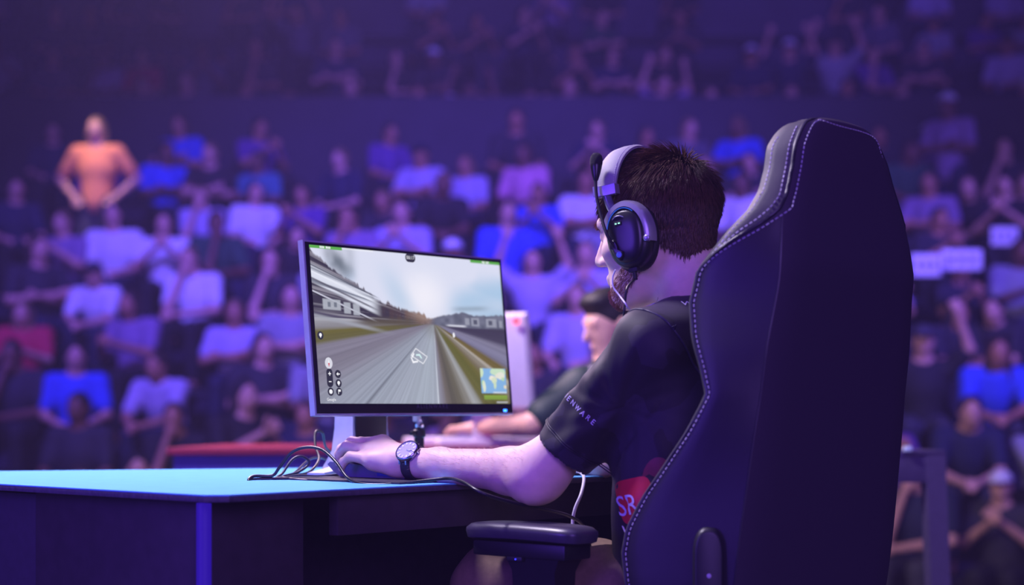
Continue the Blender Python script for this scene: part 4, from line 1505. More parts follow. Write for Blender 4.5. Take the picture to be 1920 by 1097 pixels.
for K, A, h in ((KNL, FTL, -1), (KNR, FTR, 1)):
    body += [rcone(PEL + U * .068 * h + V * .03, K, .066, .052, .04), rcone(K, A, .05, .04, .03), rcone(A, A - Z * .05, .04, .04, .02), rcone(A - Z * .06, A - Z * .065 + V * .16, .038, .03, .02)]
# left hand on the keys: knuckles, middle joints, finger ends
HANDL = {'pinky': [(698, 862, 3.405), (657, 856, 3.43), (643, 867, 3.445), (640, 879, 3.45)], 'ring': [(694, 846, 3.44), (650, 837, 3.475), (636, 851, 3.495), (634, 868, 3.50)],
         'middle': [(703, 834, 3.47), (660, 829, 3.52), (640, 842, 3.545), (637, 862, 3.555)], 'index': [(718, 830, 3.495), (676, 830, 3.555), (656, 842, 3.58), (650, 862, 3.59)]}
RAD = {'pinky': (.0125, .0105, .009, .0075), 'ring': (.0135, .0112, .0095, .008), 'middle': (.014, .0118, .010, .0085), 'index': (.0145, .0118, .010, .0085)}
for fn_, js in HANDL.items():
    js = [W(*j) for j in js]
    r = RAD[fn_]
    body.append(rcone(WRL + (js[0] - WRL) * .05, js[0], .022, r[0] + .003, .02))
    for i in range(3):
        body.append(rcone(js[i], js[i + 1], r[i], r[i + 1], .006))
body += [rcone(W(735, 872, 3.39), W(700, 868, 3.41), .017, .014, .02)]
th_ = [W(748, 862, 3.43), W(720, 856, 3.52), W(692, 864, 3.58), W(672, 870, 3.61)]
for i in range(3):
    body.append(rcone(th_[i], th_[i + 1], (.018, .0135, .0115)[i], (.0135, .0115, .009)[i], .012))
# right hand resting on the mouse
hd = (WRR - ELR) / np.linalg.norm(WRR - ELR)
hs_ = np.cross(hd, Z)
for i, t in enumerate((-.032, -.011, .011, .032)):
    k0 = WRR + hd * .085 + hs_ * t + Z * .012
    body += [rcone(WRR, k0, .022, .015, .02), rcone(k0, k0 + hd * .045 + Z * .002, .0115, .0105, .006), rcone(k0 + hd * .045 + Z * .002, k0 + hd * .085 - Z * .016, .0105, .0085, .006)]
body += [rcone(WRR + hd * .02 - hs_ * .02, WRR + hd * .06 - hs_ * .055 - Z * .01, .017, .013, .012), rcone(WRR + hd * .06 - hs_ * .055 - Z * .01, WRR + hd * .095 - hs_ * .05 - Z * .012, .013, .010, .01)]
organic('body', body, .0044, M_skin, player, it=1)

# jersey ---------------------------------------------------------------
SAX = (ELL - SHL) / np.linalg.norm(ELL - SHL)
CUF = W(1056, 853, 3.15)
SAXL = (CUF - SHL) / np.linalg.norm(CUF - SHL)
RAX = (ELR - SHR) / np.linalg.norm(ELR - SHR)
CUFR = SHR + RAX * .24
neck_ax = (hp(0, -.03, -.07) - NB) / np.linalg.norm(hp(0, -.03, -.07) - NB)
jers = [ell(UCH - V * .005, (.185, .118, .125), [U, V, Z], .05), ell(CHE, (.168, .122, .17), [U, V, Z], .08), ell(WAI + V * .005, (.150, .118, .17), [U, V, Z], .08), ell(PEL + Z * .02, (.165, .128, .12), [U, V, Z], .06),
        rcone(NB - Z * .02, SHL + Z * .008, .068, .052, .05), rcone(NB - Z * .02, SHR + Z * .008, .068, .052, .05), rcone(NB - Z * .03, NB + neck_ax * .035, .076, .066, .03),
        rcone(SHL, CUF + SAXL * .05, .060, .0585, .04), rcone(SHR, CUFR + RAX * .05, .068, .066, .04)]


def jersey_fn(d, P):
    d = np.maximum(d, np.minimum((P - CUF) @ SAXL, .12 - np.linalg.norm(P - CUF - SAXL * .03, axis=1)))
    d = np.maximum(d, np.minimum((P - CUFR) @ RAX, .12 - np.linalg.norm(P - CUFR - RAX * .03, axis=1)))
    d = np.maximum(d, np.minimum((P - NB - neck_ax * .022) @ neck_ax, .09 - np.linalg.norm(P - NB - neck_ax * .05, axis=1)))
    d = np.maximum(d, (PEL[2] - .03) - P[:, 2])
    return d


ARMPIT = SHL - Z * .11 + V * .02


def jersey_folds(v, n):
    # drag folds fan out from the armpit and run along the sleeve; hanging folds on the body
    r = v - ARMPIT
    rl = np.linalg.norm(r, axis=1)
    e1 = SAXL
    e2 = np.cross(SAXL, U)
    e2 /= np.linalg.norm(e2)
    ph = np.arctan2(r @ Z, r @ V)
    w = np.exp(-((rl - .15) / .09) ** 2)
    f = np.sin(ph * 8 + rl * 14) * .5 + np.sin(ph * 15 - rl * 22 + 1.3) * .3
    along = (v - SHL) @ SAXL
    ra = v - SHL - along[:, None] * SAXL
    pa = np.arctan2(ra @ e2, ra @ np.cross(SAXL, e2))
    ws = np.exp(-((along - .16) / .10) ** 2) * (np.linalg.norm(ra, axis=1) < .095)
    f2 = np.sin(pa * 4 + along * 26 + .6) * .6 + np.sin(pa * 7 - along * 34) * .35
    body_w = np.clip((ARMPIT[2] - v[:, 2] + .05) / .2, 0, 1) * (1 - ws)
    f3 = np.sin((v @ U) * 44 + v[:, 2] * 18) * .45 + np.sin(v[:, 2] * 60 + (v @ V) * 25) * .4
    near_cuff = np.clip(((CUF - v) @ SAXL) / .03, 0, 1)
    return v + n * ((f * w * .0036 + f2 * ws * .0060 + f3 * body_w * .0042) * np.maximum(near_cuff, .15))[:, None]


def jersey_keep(c, n):
    n = n / (np.linalg.norm(n, axis=1, keepdims=True) + 1e-12)
    k = np.ones(len(c), bool)
    k &= ~((np.abs((c - CUF) @ SAXL) < .006) & (n @ SAXL > .75) & (np.linalg.norm(c - CUF, axis=1) < .085))
    k &= ~((np.abs((c - CUFR) @ RAX) < .006) & (n @ RAX > .75) & (np.linalg.norm(c - CUFR, axis=1) < .085))
    k &= ~((np.abs((c - NB - neck_ax * .022) @ neck_ax) < .006) & (n @ neck_ax > .75) & (np.linalg.norm(c - NB, axis=1) < .09))
    k &= ~(c[:, 2] < PEL[2] - .026)
    return k


jersey = organic('jersey', jers, .0052, M_jersey, player, jersey_fn, 2, jersey_keep, jersey_folds)
sol = jersey.modifiers.new('thickness', 'SOLIDIFY')
sol.thickness = .0022
sol.offset = -1
# blocky tone-on-tone pattern in the jersey cloth
nt = M_jersey.node_tree
bs = nt.nodes['Principled BSDF']
tc = nt.nodes.new('ShaderNodeTexCoord')
mp = nt.nodes.new('ShaderNodeMapping')
mp.inputs['Rotation'].default_value = (.2, .3, .85)
vo = nt.nodes.new('ShaderNodeTexVoronoi')
vo.distance = 'CHEBYCHEV'
vo.inputs['Scale'].default_value = 17
rp = nt.nodes.new('ShaderNodeValToRGB')
rp.color_ramp.interpolation = 'CONSTANT'
rp.color_ramp.elements[0].color = rgb('#1a1522')
rp.color_ramp.elements[1].color = rgb('#272033')
rp.color_ramp.elements[1].position = .62
sx = nt.nodes.new('ShaderNodeSeparateColor')
nt.links.new(tc.outputs['Object'], mp.inputs['Vector'])
nt.links.new(mp.outputs['Vector'], vo.inputs['Vector'])
nt.links.new(vo.outputs['Color'], sx.inputs['Color'])
nt.links.new(sx.outputs['Red'], rp.inputs['Fac'])
nt.links.new(rp.outputs['Color'], bs.inputs['Base Color'])

from mathutils.bvhtree import BVHTree
_jm = jersey.data
JB = BVHTree.FromPolygons([v.co[:] for v in _jm.vertices], [p.vertices[:] for p in _jm.polygons])


def hit(o, d):
    h = JB.ray_cast(Vector(o), Vector(d))
    return (np.array(h[0]), np.array(h[1])) if h[0] is not None else (None, None)


def ring_on_jersey(c, ax, ref, n=48, rmax=.2, lift=.001, a0=0, a1=2 * math.pi):
    ref = ref - ax * (ref @ ax)
    ref = ref / np.linalg.norm(ref)
    oth = np.cross(ax, ref)
    out = []
    for i in range(n):
        a = a0 + (a1 - a0) * i / (n - 1)
        d = ref * math.cos(a) + oth * math.sin(a)
        p, nn = hit(c + d * rmax, -d)
        if p is not None and np.linalg.norm(p - c) < rmax:
            out.append(p + d * lift)
    return out


# sleeve hem stitching, armhole seam, collar
r1 = ring_on_jersey(CUF - SAXL * .030, SAXL, -U, rmax=.10)
tube('sleeve_seam', r1, .0011, M_jers2, jersey, 6, 2)
r1 = ring_on_jersey(CUF - SAXL * .034, SAXL, -U, rmax=.10)
tube('sleeve_seam', r1, .0010, M_jers2, jersey, 6, 2)
arm_ax = SHL - NB
arm_ax = arm_ax / np.linalg.norm(arm_ax) * .8 + SAXL * .25
arm_ax /= np.linalg.norm(arm_ax)
r1 = ring_on_jersey(SHL + (NB - SHL) * .16 - Z * .03, arm_ax, Z, n=60, rmax=.17, a0=-2.3, a1=2.3)
tube('armhole_seam', r1, .0019, mat('armhole_piping', '#2e2940', 0.4), jersey, 6, 2)
cr = ring_on_jersey(NB + neck_ax * .014, neck_ax, -V, n=48, rmax=.15, lift=.0005)
tube('collar', cr, .0045, M_jers2, jersey, 8, 2, closed=False)


def text_on(name, body_, size, origin, right, up, m, spacing=1.0, lift=.0012, cast=.10, split=False):
    v, f = text_geo(body_, size, 'LEFT', spacing)
    nrm = np.cross(right, up)
    out = []
    for p in v:
        w = origin + right * p[0] + up * p[1]
        q, nn = hit(w + nrm * cast, -nrm)
        out.append((q if q is not None else w) + nrm * lift)
    return link(name, mesh(name, out, f), m, jersey)


# wrapped lettering round the sleeve above the hem
M_print = mat('print_lilac', '#cfc8e8', 0.5, var=.03)
tv, tf = text_geo('ALIENWARE', .014, 'LEFT', 1.65)
tc_ = CUF - SAXL * .092
ref = -U - SAXL * ((-U) @ SAXL)
ref /= np.linalg.norm(ref)
oth = np.cross(SAXL, ref)
wid = max(p[0] for p in tv)
out = []
phc = math.atan2(-Y3 @ oth, -Y3 @ ref)
sgn = 1.0 if (oth * math.cos(phc) - ref * math.sin(phc))[0] > 0 else -1.0
for p in tv:
    a = phc + sgn * ((p[0] - wid) / .062 + .10)
    d = ref * math.cos(a) + oth * math.sin(a)
    cc_ = tc_ - SAXL * p[1]
    q, nn = hit(cc_ + d * .1, -d)
    out.append((q if q is not None else cc_ + d * .062) + d * .001)
sleeve_text = link('sleeve_lettering', mesh('sleeve_lettering', out, tf), M_print, jersey)
# letter at the nape, cut by the chair
ob, _n = hit(W(1279, 573, 2.6), np.array([(1279 - HX) / FPX, 1, (HY - 573) / FPX]))
if ob is not None:
    if _n[1] > 0:
        _n = -_n
    bk_n = _n / np.linalg.norm(_n)
    rt_ = np.cross(Z, bk_n)
    rt_ /= np.linalg.norm(rt_)
    up_ = np.cross(bk_n, rt_)
    text_on('back_lettering', 'W', .022, ob, rt_, up_, M_print, 1.05, cast=.03)
# red badge with letters low on the side
M_badge = mat('badge_red', '#c81832', 0.5, var=.05)
ob, _n = hit(W(1190, 942, 2.6), np.array([(1190 - HX) / FPX, 1, (HY - 940) / FPX]))
if ob is not None:
    nn = -np.array([(1190 - HX) / FPX, 1.0, 0])
    nn /= np.linalg.norm(nn)
    rr_ = np.cross(Z, nn)
    rr_ /= np.linalg.norm(rr_)
    ca, sa = math.cos(-.25), math.sin(-.25)
    r2, u2 = rr_ * ca + Z * sa * -1.0, Z * ca + rr_ * sa
    gv, gf = [], []
    N = 14
    for j in range(N + 1):
        for i in range(N + 1):
            x, y = -.030 + .066 * i / N, -.038 + .080 * j / N
            cx_, cy_ = .003, .002
            xx, yy = (x - cx_) / .033, (y - cy_) / .040
            mxx = max(abs(xx), abs(yy), 1e-6)
            l4 = (abs(xx) ** 5 + abs(yy) ** 5) ** .2
            if l4 > 0:
                xx, yy = xx * mxx / l4, yy * mxx / l4
            w_ = ob + r2 * (cx_ + xx * .033) + u2 * (cy_ + yy * .040)
            q, _ = hit(w_ + nn * .2, -nn)
            gv.append((q if q is not None and np.linalg.norm(q - w_) < .08 else w_ - nn * .01) + nn * .0012)
    for j in range(N):
        for i in range(N):
            gf.append((j * (N + 1) + i, j * (N + 1) + i + 1, (j + 1) * (N + 1) + i + 1, (j + 1) * (N + 1) + i))
    badge = link('badge', mesh('badge', gv, gf, 60), M_badge, jersey)
    tv, tf = text_geo('SR', .052, 'LEFT', .95)
    out = []
    for p in tv:
        w_ = ob + r2 * (-.034 + p[0] * .72) + u2 * (-.020 + p[1])
        q, _ = hit(w_ + nn * .2, -nn)
        out.append((q if q is not None and np.linalg.norm(q - w_) < .08 else w_ - nn * .01) + nn * .0026)
    link('badge_lettering', mesh('badge_lettering', out, tf), M_print, jersey)
    ob3, _ = hit(W(1235, 905, 2.6), np.array([(1235 - HX) / FPX, 1, (HY - 905) / FPX]))
    if ob3 is not None:
        gv, gf = [], []
        for i in range(24):
            a = 2 * math.pi * i / 24
            w_ = ob3 + rr_ * .03 * math.cos(a) + Z * .045 * math.sin(a)
            q, _ = hit(w_ + nn * .2, -nn)
            gv.append((q if q is not None and np.linalg.norm(q - w_) < .08 else w_) + nn * .0008)
        gv.append(sum(gv) / 24)
        link('red_print', mesh('red_print', gv, [(i, (i + 1) % 24, 24) for i in range(24)], 60), mat('dark_red_print', '#6a1226', 0.5), jersey)

# trousers -------------------------------------------------------------
trous = [ell(PEL + V * .02, (.135, .115, .095), [U, V, Z], .05)]
for K, A, h in ((KNL, FTL, -1), (KNR, FTR, 1)):
    trous += [rcone(PEL + U * .068 * h + V * .03, K, .088, .07, .05), rcone(K, A + Z * .02, .07, .058, .03)]


def trouser_folds(v, n):
    return v + n * (np.sin(v @ V * 55 + v[:, 2] * 22 + v @ U * 15) * .003 + np.sin(v @ V * 24 - v[:, 2] * 60) * .0028)[:, None]


organic('trousers', trous, .008, M_trous, player, warp=trouser_folds)
for A in (FTL, FTR):
    organic('shoe', [rcone(A - Z * .05 - V * .04, A - Z * .05 + V * .15, .046, .040, .03), half(A - Z * .098, -Z), rcone(A, A - Z * .04, .045, .05, .03)], .008, M_black, player)

# hair -----------------------------------------------------------------
WH = np.array([.030, -.062, .112])                      # crown whorl in head units


def hair_mask(p):
    """p in head units; how long the hair grows there (0 none)"""
    x, y, z = p.T
    line = np.interp(y, [-.12, -.075, -.04, -.01, .03, .06, .085, .11], [-.085, -.083, -.062, -.02, -.012, .03, .068, .09])
    return z - line - RNG.uniform(-.002, .014, len(z))


N_ST = 15000
cr_c, cr_r = np.array([0, -.014, .036]), np.array([.075, .097, .088])
pts = RNG.normal(size=(N_ST * 3, 3))
pts /= np.linalg.norm(pts, axis=1, keepdims=True)
surf = cr_c + pts * cr_r * 1.0
nape = surf[:, 2] < .0
# nape hair grows on the back of the neck and skull, a narrower column
surf[nape, 1] = np.where(surf[nape, 1] < -.02, surf[nape, 1] * (1 + .10 * np.clip(-surf[nape, 2] / .06, 0, 1)), surf[nape, 1])
low = pts[:, 2] < -.30
msk = hair_mask(surf) > 0
surf, pts = surf[msk], pts[msk]
surf, pts = surf[:N_ST], pts[:N_ST]
# extra roots down the nape
nn_ = 6500
an = RNG.uniform(math.pi * 1.08, math.pi * 1.92, nn_)
zz = RNG.uniform(-.085, .0, nn_)
rx = np.interp(zz, [-.09, 0], [.056, .073])
ry = np.interp(zz, [-.09, 0], [.074, .090])
s2 = np.stack([rx * np.cos(an), -.018 + ry * np.sin(an), zz], 1)
p2 = np.stack([np.cos(an), np.sin(an), np.zeros(nn_)], 1)
ok = (hair_mask(s2) > 0) & (np.abs(s2[:, 0]) < np.interp(zz, [-.09, -.045, 0], [.026, .054, .09]) + RNG.uniform(-.006, .004, nn_))
surf = np.concatenate([surf, s2[ok]])
pts = np.concatenate([pts, p2[ok]])
nor = pts / np.array([.8, 1.0, .92])
nor /= np.linalg.norm(nor, axis=1, keepdims=True)
away = surf - WH
away -= nor * (away * nor).sum(1, keepdims=True)
dist = np.linalg.norm(surf - WH, axis=1)
away /= np.linalg.norm(away, axis=1, keepdims=True) + 1e-9
swirl = np.cross(nor, away)
cl_id = (noise2(surf[:, 0] * 260 + 20, surf[:, 1] * 260 + surf[:, 2] * 180 + 20, 31) - .5)
cl_id2 = (noise2(surf[:, 2] * 240 + 20, surf[:, 1] * 240 - surf[:, 0] * 200 + 20, 32) - .5)
topness = np.clip((surf[:, 2] - .03) / .07, 0, 1)
L = .024 + .030 * topness + RNG.uniform(-.004, .006, len(surf))
L = np.where(surf[:, 2] < .03, np.interp(surf[:, 2], [-.085, -.03, .03], [.007, .012, .022]) + RNG.uniform(-.003, .004, len(surf)), L)
lift = .30 + .25 * np.clip((surf[:, 2] + .02) / .06, 0, 1) + .45 * np.exp(-(dist / .03) ** 2) + .40 * topness
dirv = away * 1.0 + nor * lift[:, None] + swirl * (.35 * np.exp(-(dist / .05) ** 2) + cl_id * .9)[:, None] + np.array([0, 0, -1.0]) * (.35 * (1 - topness))[:, None]
dirv += RNG.normal(size=dirv.shape) * .13 + nor * (cl_id2 * .45)[:, None]
dirv /= np.linalg.norm(dirv, axis=1, keepdims=True)
SEG = 4
vs_, qs_ = [], []
n_s = len(surf)
cur = surf.copy() - nor * .002
dcur = dirv.copy()
rings_ = []
for k in range(SEG + 1):
    rings_.append(cur.copy())
    dcur = dcur + np.array([0, 0, -1.0]) * .16 + away * .10 - nor * .06
    dcur /= np.linalg.norm(dcur, axis=1, keepdims=True)
    cur = cur + dcur * (L / SEG)[:, None]
    # keep strands outside the skull
    rel = (cur - cr_c) / (cr_r * 1.07)
    rl = np.linalg.norm(rel, axis=1)
    push = (rl < 1) & (cur[:, 2] > 0)
    cur[push] = cr_c + rel[push] / rl[push][:, None] * cr_r * 1.07
rad_ = [.0009, .0009, .0008, .0006, .00015]
R_ = np.array([HR, HF, HU])
verts_ = np.zeros((n_s, SEG + 1, 3, 3))
side = np.cross(dirv, nor)
side /= np.linalg.norm(side, axis=1, keepdims=True) + 1e-9
oth_ = np.cross(side, dirv)
for k in range(SEG + 1):
    for j in range(3):
        a = 2 * math.pi * j / 3
        verts_[:, k, j] = HC + ((rings_[k] + (side * math.cos(a) + oth_ * math.sin(a)) * rad_[k]) @ R_) * HS
vv = verts_.reshape(-1, 3)
base = (np.arange(n_s) * (SEG + 1) * 3)[:, None, None, None]
kk = (np.arange(SEG) * 3)[None, :, None, None]
jj = np.arange(3)[None, None, :, None]
quad = np.concatenate([base + kk + jj, base + kk + (jj + 1) % 3, base + kk + 3 + (jj + 1) % 3, base + kk + 3 + jj], -1).reshape(-1, 4)
# under-hair cap so that no scalp shows
capp = [ell(hp(0, -.016, .038), np.array((.0755, .0968, .0885)) * HS, HM, .02), hcone((0, -.036, .0), (0, -.032, -.050), .060, .042, .04), hell((0, .118, -.03), (.2, .075, .095), .015, 'sub'), hell((0, .06, -.075), (.2, .085, .07), .02, 'sub')]
cv, cq = sdf_mesh(capp, .0055)
cv = relax(cv, cq, 1)
hv = np.concatenate([vv, cv])
hq = np.concatenate([quad, cq + len(vv)])
hm_ = mesh_np('hair', hv, hq)
hair_o = link('hair', hm_, M_hair, player)
hm_.materials.append(mat('hair_roots', '#241610', 0.7, var=.3, scale=300))
mi_ = np.zeros(len(hm_.polygons), np.int32)
mi_[-len(cq):] = 1
hm_.polygons.foreach_set('material_index', mi_)
hair_o['label'] = 'short brown hair with crown whorl'
# beard and brow, short reddish hairs
M_beard = mat('beard_ginger', '#8a5a40', 0.5, var=.2)
bt = BVHTree.FromPolygons([v.co[:] for v in player.children[0].data.vertices], [p.vertices[:] for p in player.children[0].data.polygons])
g = []
for i in range(2800):
    s = -1 if RNG.random() < .7 else 1
    if i % 9 == 0:
        y_, z_ = RNG.uniform(.07, .1), RNG.uniform(.026, .036)
        o_h, d_h = hp(s * RNG.uniform(.012, .045), .2, z_), -HF
    else:
        t = RNG.uniform(0, 1)
        o_h = hp(s * .2, .0 + .105 * t, -.045 - .075 * t + RNG.uniform(-.02, .022))
        d_h = HR * -s
        if RNG.random() < .35:
            o_h = hp(s * RNG.uniform(0, .03), .25, RNG.uniform(-.118, -.084))
            d_h = -HF
    h = bt.ray_cast(Vector(o_h), Vector(d_h))
    if h[0] is None:
        continue
    p, n = np.array(h[0]), np.array(h[1])
    if np.linalg.norm(p - HC) > .2:
        continue
    d = n * .5 - HU * .7 + HF * .3 + RNG.normal(size=3) * .25
    d /= np.linalg.norm(d)
    g.append(tube_geo([p - d * .001, p + d * RNG.uniform(.004, .008)], [.0004, .0002], 3, caps=False))
v, f = join_geo(g)
o = link('beard', mesh('beard', v, f), M_beard, player)
# fine pale hair along the forearm
g = []
for i in range(900):
    t = RNG.uniform(.0, 1.0)
    c = ELL + (WRL - ELL) * t
    a = RNG.uniform(-1.9, 1.0)
    ax = (WRL - ELL) / np.linalg.norm(WRL - ELL)
    up = Z - ax * (Z @ ax)
    up /= np.linalg.norm(up)
    sd_ = np.cross(ax, up)
    d0 = up * math.cos(a) + sd_ * math.sin(a)
    h = bt.ray_cast(Vector(c + d0 * .1), Vector(-d0))
    if h[0] is None:
        continue
    p, n = np.array(h[0]), np.array(h[1])
    d = n * .45 + ax * .5 + sd_ * RNG.normal() * .4 + RNG.normal(size=3) * .1
    d /= np.linalg.norm(d)
    g.append(tube_geo([p - d * .001, p + d * RNG.uniform(.006, .011)], [.00016, .00007], 3, caps=False))
v, f = join_geo(g)
link('arm_hair', mesh('arm_hair', v, f), mat('arm_hair', '#e0bca4', 0.5), player)
# eyes
for s in (-1, 1):
    lathe('eye', hp(s * .031, .0805, .009) - HF * .0132 * HS, HF, [(.002, 0), (.009 * HS, .004 * HS), (.0128 * HS, .0132 * HS), (.009 * HS, .0224 * HS), (.0055 * HS, .0250 * HS)], mat('eye_white', '#e8e2e6', 0.2, var=.02), player, 16)
    lathe('iris', hp(s * .031, .0805, .009) + HF * .0118 * HS, HF, [(.0055 * HS, 0), (.0054 * HS, .0004), (.001, .0008)], mat('iris', '#3a4a5a', 0.2), player, 16)

# mouse under the right hand
mp_ = WRR + hd * .11
mouse = organic('mouse', [ell(np.array([mp_[0], mp_[1], DESK_Z + .012]), (.03, .056, .024), [hs_, hd, Z]), half((0, 0, DESK_Z + .0035), -Z)], .004, M_black)
tag(mouse, 'black computer mouse under the player\'s far hand', 'mouse')
# earphone lead running down the jersey front
lead = tube('earphone_lead', [W(1154, 506, 3.14), W(1149, 520, 3.15), W(1150, 538, 3.15), W(1162, 555, 3.14), W(1176, 575, 3.12), W(1185, 600, 3.2), W(1165, 700, 3.34), W(1150, 800, 3.34), W(1158, 880, 3.22), W(1157, 920, 3.17), W(1159, 960, 3.12), W(1169, 990, 3.06), W(1183, 1020, 3.02), W(1192, 1050, 3.0)], .0016, M_cabw, None, 8, 8)
tag(lead, 'white earphone lead from headset down past the badge', 'cable', 'cables around the desk')

# ================================================================== headset
hs0 = thing('headset', hp(0, 0, .0), 'black and silver headset with raised boom microphone on player\'s head', 'headset')
M_hsb = mat('headset_black', '#1a1724', 0.32, var=.06)
M_hsm = mat('headset_matte', '#14121b', 0.6)
M_hss = mat('headset_silver', '#a7a1b8', 0.35, metal=.55, var=.04)
M_hsg = mat('headband_grey', '#8b8794', 0.6, var=.06, scale=400, bump=.1)
M_cush = mat('ear_cushion', '#100e15', 0.65)


def cup(side):
    s = side
    cz, cy = -.014, .002
    tag_ = ''

    def ringc(x, ry, rz, e=.8, dy=0, dz=0):
        out = []
        for i in range(40):
            a = 2 * math.pi * i / 40
            c_, n_ = math.cos(a), math.sin(a)
            taper = 1 - .10 * (n_ < 0) * abs(n_)
            out.append(hp(s * x, cy + dy + np.sign(c_) * abs(c_) ** e * ry * taper, cz + dz + np.sign(n_) * abs(n_) ** e * rz))
        return out
    loft('ear_cushion', [ringc(.070, .028, .040), ringc(.0705, .042, .055), ringc(.078, .046, .060), ringc(.086, .045, .059), ringc(.090, .040, .053)], M_cush, hs0, smooth=60)
    c = loft('ear_cup', [ringc(.088, .039, .052), ringc(.090, .0425, .0555), ringc(.098, .0425, .0555), ringc(.106, .040, .053), ringc(.111, .035, .048), ringc(.113, .027, .040), ringc(.114, .012, .02)], M_hsb, hs0, smooth=50)
    loft('cup_plate', [ringc(.108, .034, .047, .75), ringc(.1135, .032, .045, .75), ringc(.117, .027, .039, .75), ringc(.1185, .013, .020, .75)], M_hsb, c, smooth=50)
    # yoke arc over the top, from the front round to the rear pivot
    yk = []
    for i in range(26):
        a = math.radians(20 + 176 * i / 25)
        e = math.cos(a), math.sin(a)
        wd = .0125 - .003 * (i / 25)
        ro, rzo = .0475, .0610
        q = lambda x, ins: hp(s * x, cy + e[0] * (ro - ins), cz + e[1] * (rzo - ins))
        yk.append([q(.092, -.001), q(.108, .0), q(.1145, .003), q(.1165, wd), q(.112, wd + .001), q(.100, .004)])
    y_ = loft('yoke', yk, M_hss, hs0, smooth=50)
    pv = hp(s * .113, cy - math.cos(math.radians(-13)) * .0405, cz + math.sin(math.radians(-13)) * .054)
    lathe('pivot_screw', pv, HR * s, [(.006, -.006), (.006, .003), (.004, .0045), (.001, .0048)], M_hss, y_, 14)
    return c


cl_, cr__ = cup(-1), cup(1)
# blue light line under the left yoke
tube('light_line', [hp(-.1155, .002 + math.cos(math.radians(a)) * .0345, -.014 + math.sin(math.radians(a)) * .0475) for a in range(22, 130, 8)], .0009, mat('cup_blue_line', '#1d4fae', .4, emit='#2a6cd0', emit_s=.5), cl_, 6, 2)
# headband
bd, bin_ = [], []
BY = .036
for i in range(41):
    a = math.pi * (.03 + .94 * i / 40)
    x, z = -.100 * math.cos(a), .048 + .104 * math.sin(a) ** .85
    nx, nz = -math.cos(a) * .118, math.sin(a) * .100
    ln = math.hypot(nx, nz)
    nx, nz = nx / ln, nz / ln
    yoff = BY - .012 * math.sin(a)
    hw = .019 + .003 * math.sin(a)
    pr = [(-hw, 0), (-hw, .004), (-hw * .7, .0075), (0, .0085), (hw * .7, .0075), (hw, .004), (hw, 0)]
    bd.append([hp(x + nx * t, yoff + w, z + nz * t) for w, t in pr])
    if 4 <= i <= 36:
        pr2 = [(-hw * .92, 0), (hw * .92, 0), (hw * .8, -.009), (-hw * .8, -.009)]
        bin_.append([hp(x + nx * t, yoff + w, z + nz * t) for w, t in pr2])
band = loft('headband', bd, M_hsg, hs0, smooth=50)
loft('band_cushion', bin_, M_hsm, hs0, smooth=50)
for w_ in (-.0165, .0165):
    pth = []
    for i in range(41):
        a = math.pi * (.03 + .94 * i / 40)
        x, z = -.100 * math.cos(a), .048 + .104 * math.sin(a) ** .85
        nx, nz = -math.cos(a) * .118, math.sin(a) * .100
        ln = math.hypot(nx, nz)
        pth.append(hp(x + nx / ln * .0066, BY - .012 * math.sin(a) + w_, z + nz / ln * .0066))
    stitches(pth, np.zeros(3), band, .005, .003, .0006)
for s in (-1, 1):
    # silver collar at the end of the band, telescoping stem down to the yoke
    rg = []
    for z, gx in ((.080, 0), (.066, .001), (.063, .001)):
        rg.append([hp(s * (.0955 + a), BY + b, z + .003 * (b > 0)) for a, b in ((-.004, -.0235), (.0115 + gx, -.0235), (.0135 + gx, -.003), (.0115 + gx, .0195), (-.004, .0195))])
    loft('band_collar', rg, M_hss, hs0, smooth=30)
    tube('stem', [hp(s * .1005, BY - .002, .066), hp(s * .1015, .030, .048), hp(s * .103, .024, .034)], .0085, mat('stem_glossy', '#8a84b0', .15, metal=.6), hs0, 12, 3)
# status light and logo bar on the left cup
box('status_window', hp(-.1195, .010, .008), (.0075, .0012, .0042), M_hsm, cl_, (HF, HR, HU), bevel=.001)
for dy in (.0068, .0132):
    box('status_light', hp(-.1208, dy, .008), (.0017, .0008, .0009), mat('status_green', '#8fe8b0', .4, emit='#8ff0b4', emit_s=2.2), cl_, (HF, HR, HU), bevel=.0004)
tube('trim_arc', [hp(-.1165, .021, .0165), hp(-.1182, .014, .0205), hp(-.1182, .005, .0205), hp(-.1165, -.002, .0165)], .0011, M_hss, cl_, 6, 4)
# boom hinge and microphone
hb = hp(-.1195, .020, -.034)
rg = []
for n_, sc_ in ((0, 1), (.006, 1), (.009, .8)):
    rg.append([hp(-.114 - n_, .017 + (.0085 * math.cos(a) + .010 * (1 if math.sin(a) > 0 else -.35) * .7) * sc_, -.036 + (.019 * math.sin(a)) * sc_) for a in np.linspace(0, 2 * math.pi, 24, endpoint=False)])
hinge = loft('boom_hinge', rg, M_hsb, hs0, smooth=50)
lathe('mute_button', hp(-.1225, .0135, -.045), -HR, [(.0058, 0), (.0055, .002), (.001, .0026)], mat('mute_blue', '#5a7fc8', .35), hinge, 16)
bp_ = [hp(-.1205, .022, -.028), W(1138, 440, 3.165), W(1127, 405, 3.18), W(1119, 370, 3.19), W(1117, 345, 3.195), W(1117, 334, 3.195)]
boom = tube('boom', bp_, .0030, M_hsm, hs0, 10, 8)
mb = W(1117, 340, 3.195)
mt = W(1118.5, 286, 3.205)
md = (mt - mb) / np.linalg.norm(mt - mb)
lathe('microphone', mb, md, [(.003, 0), (.0045, .002), (.0075, .012), (.0105, .026), (.0112, .032), (.0105, .034)], M_hsb, hs0, 20)
lathe('foam_windscreen', mb + md * .031, md, [(.0113, 0), (.0120, .005), (.0120, .012), (.0105, .018), (.0070, .0225), (.001, .0245)], mat('mic_foam', '#1a1522', .95, bump=.8, scale=900), hs0, 20)
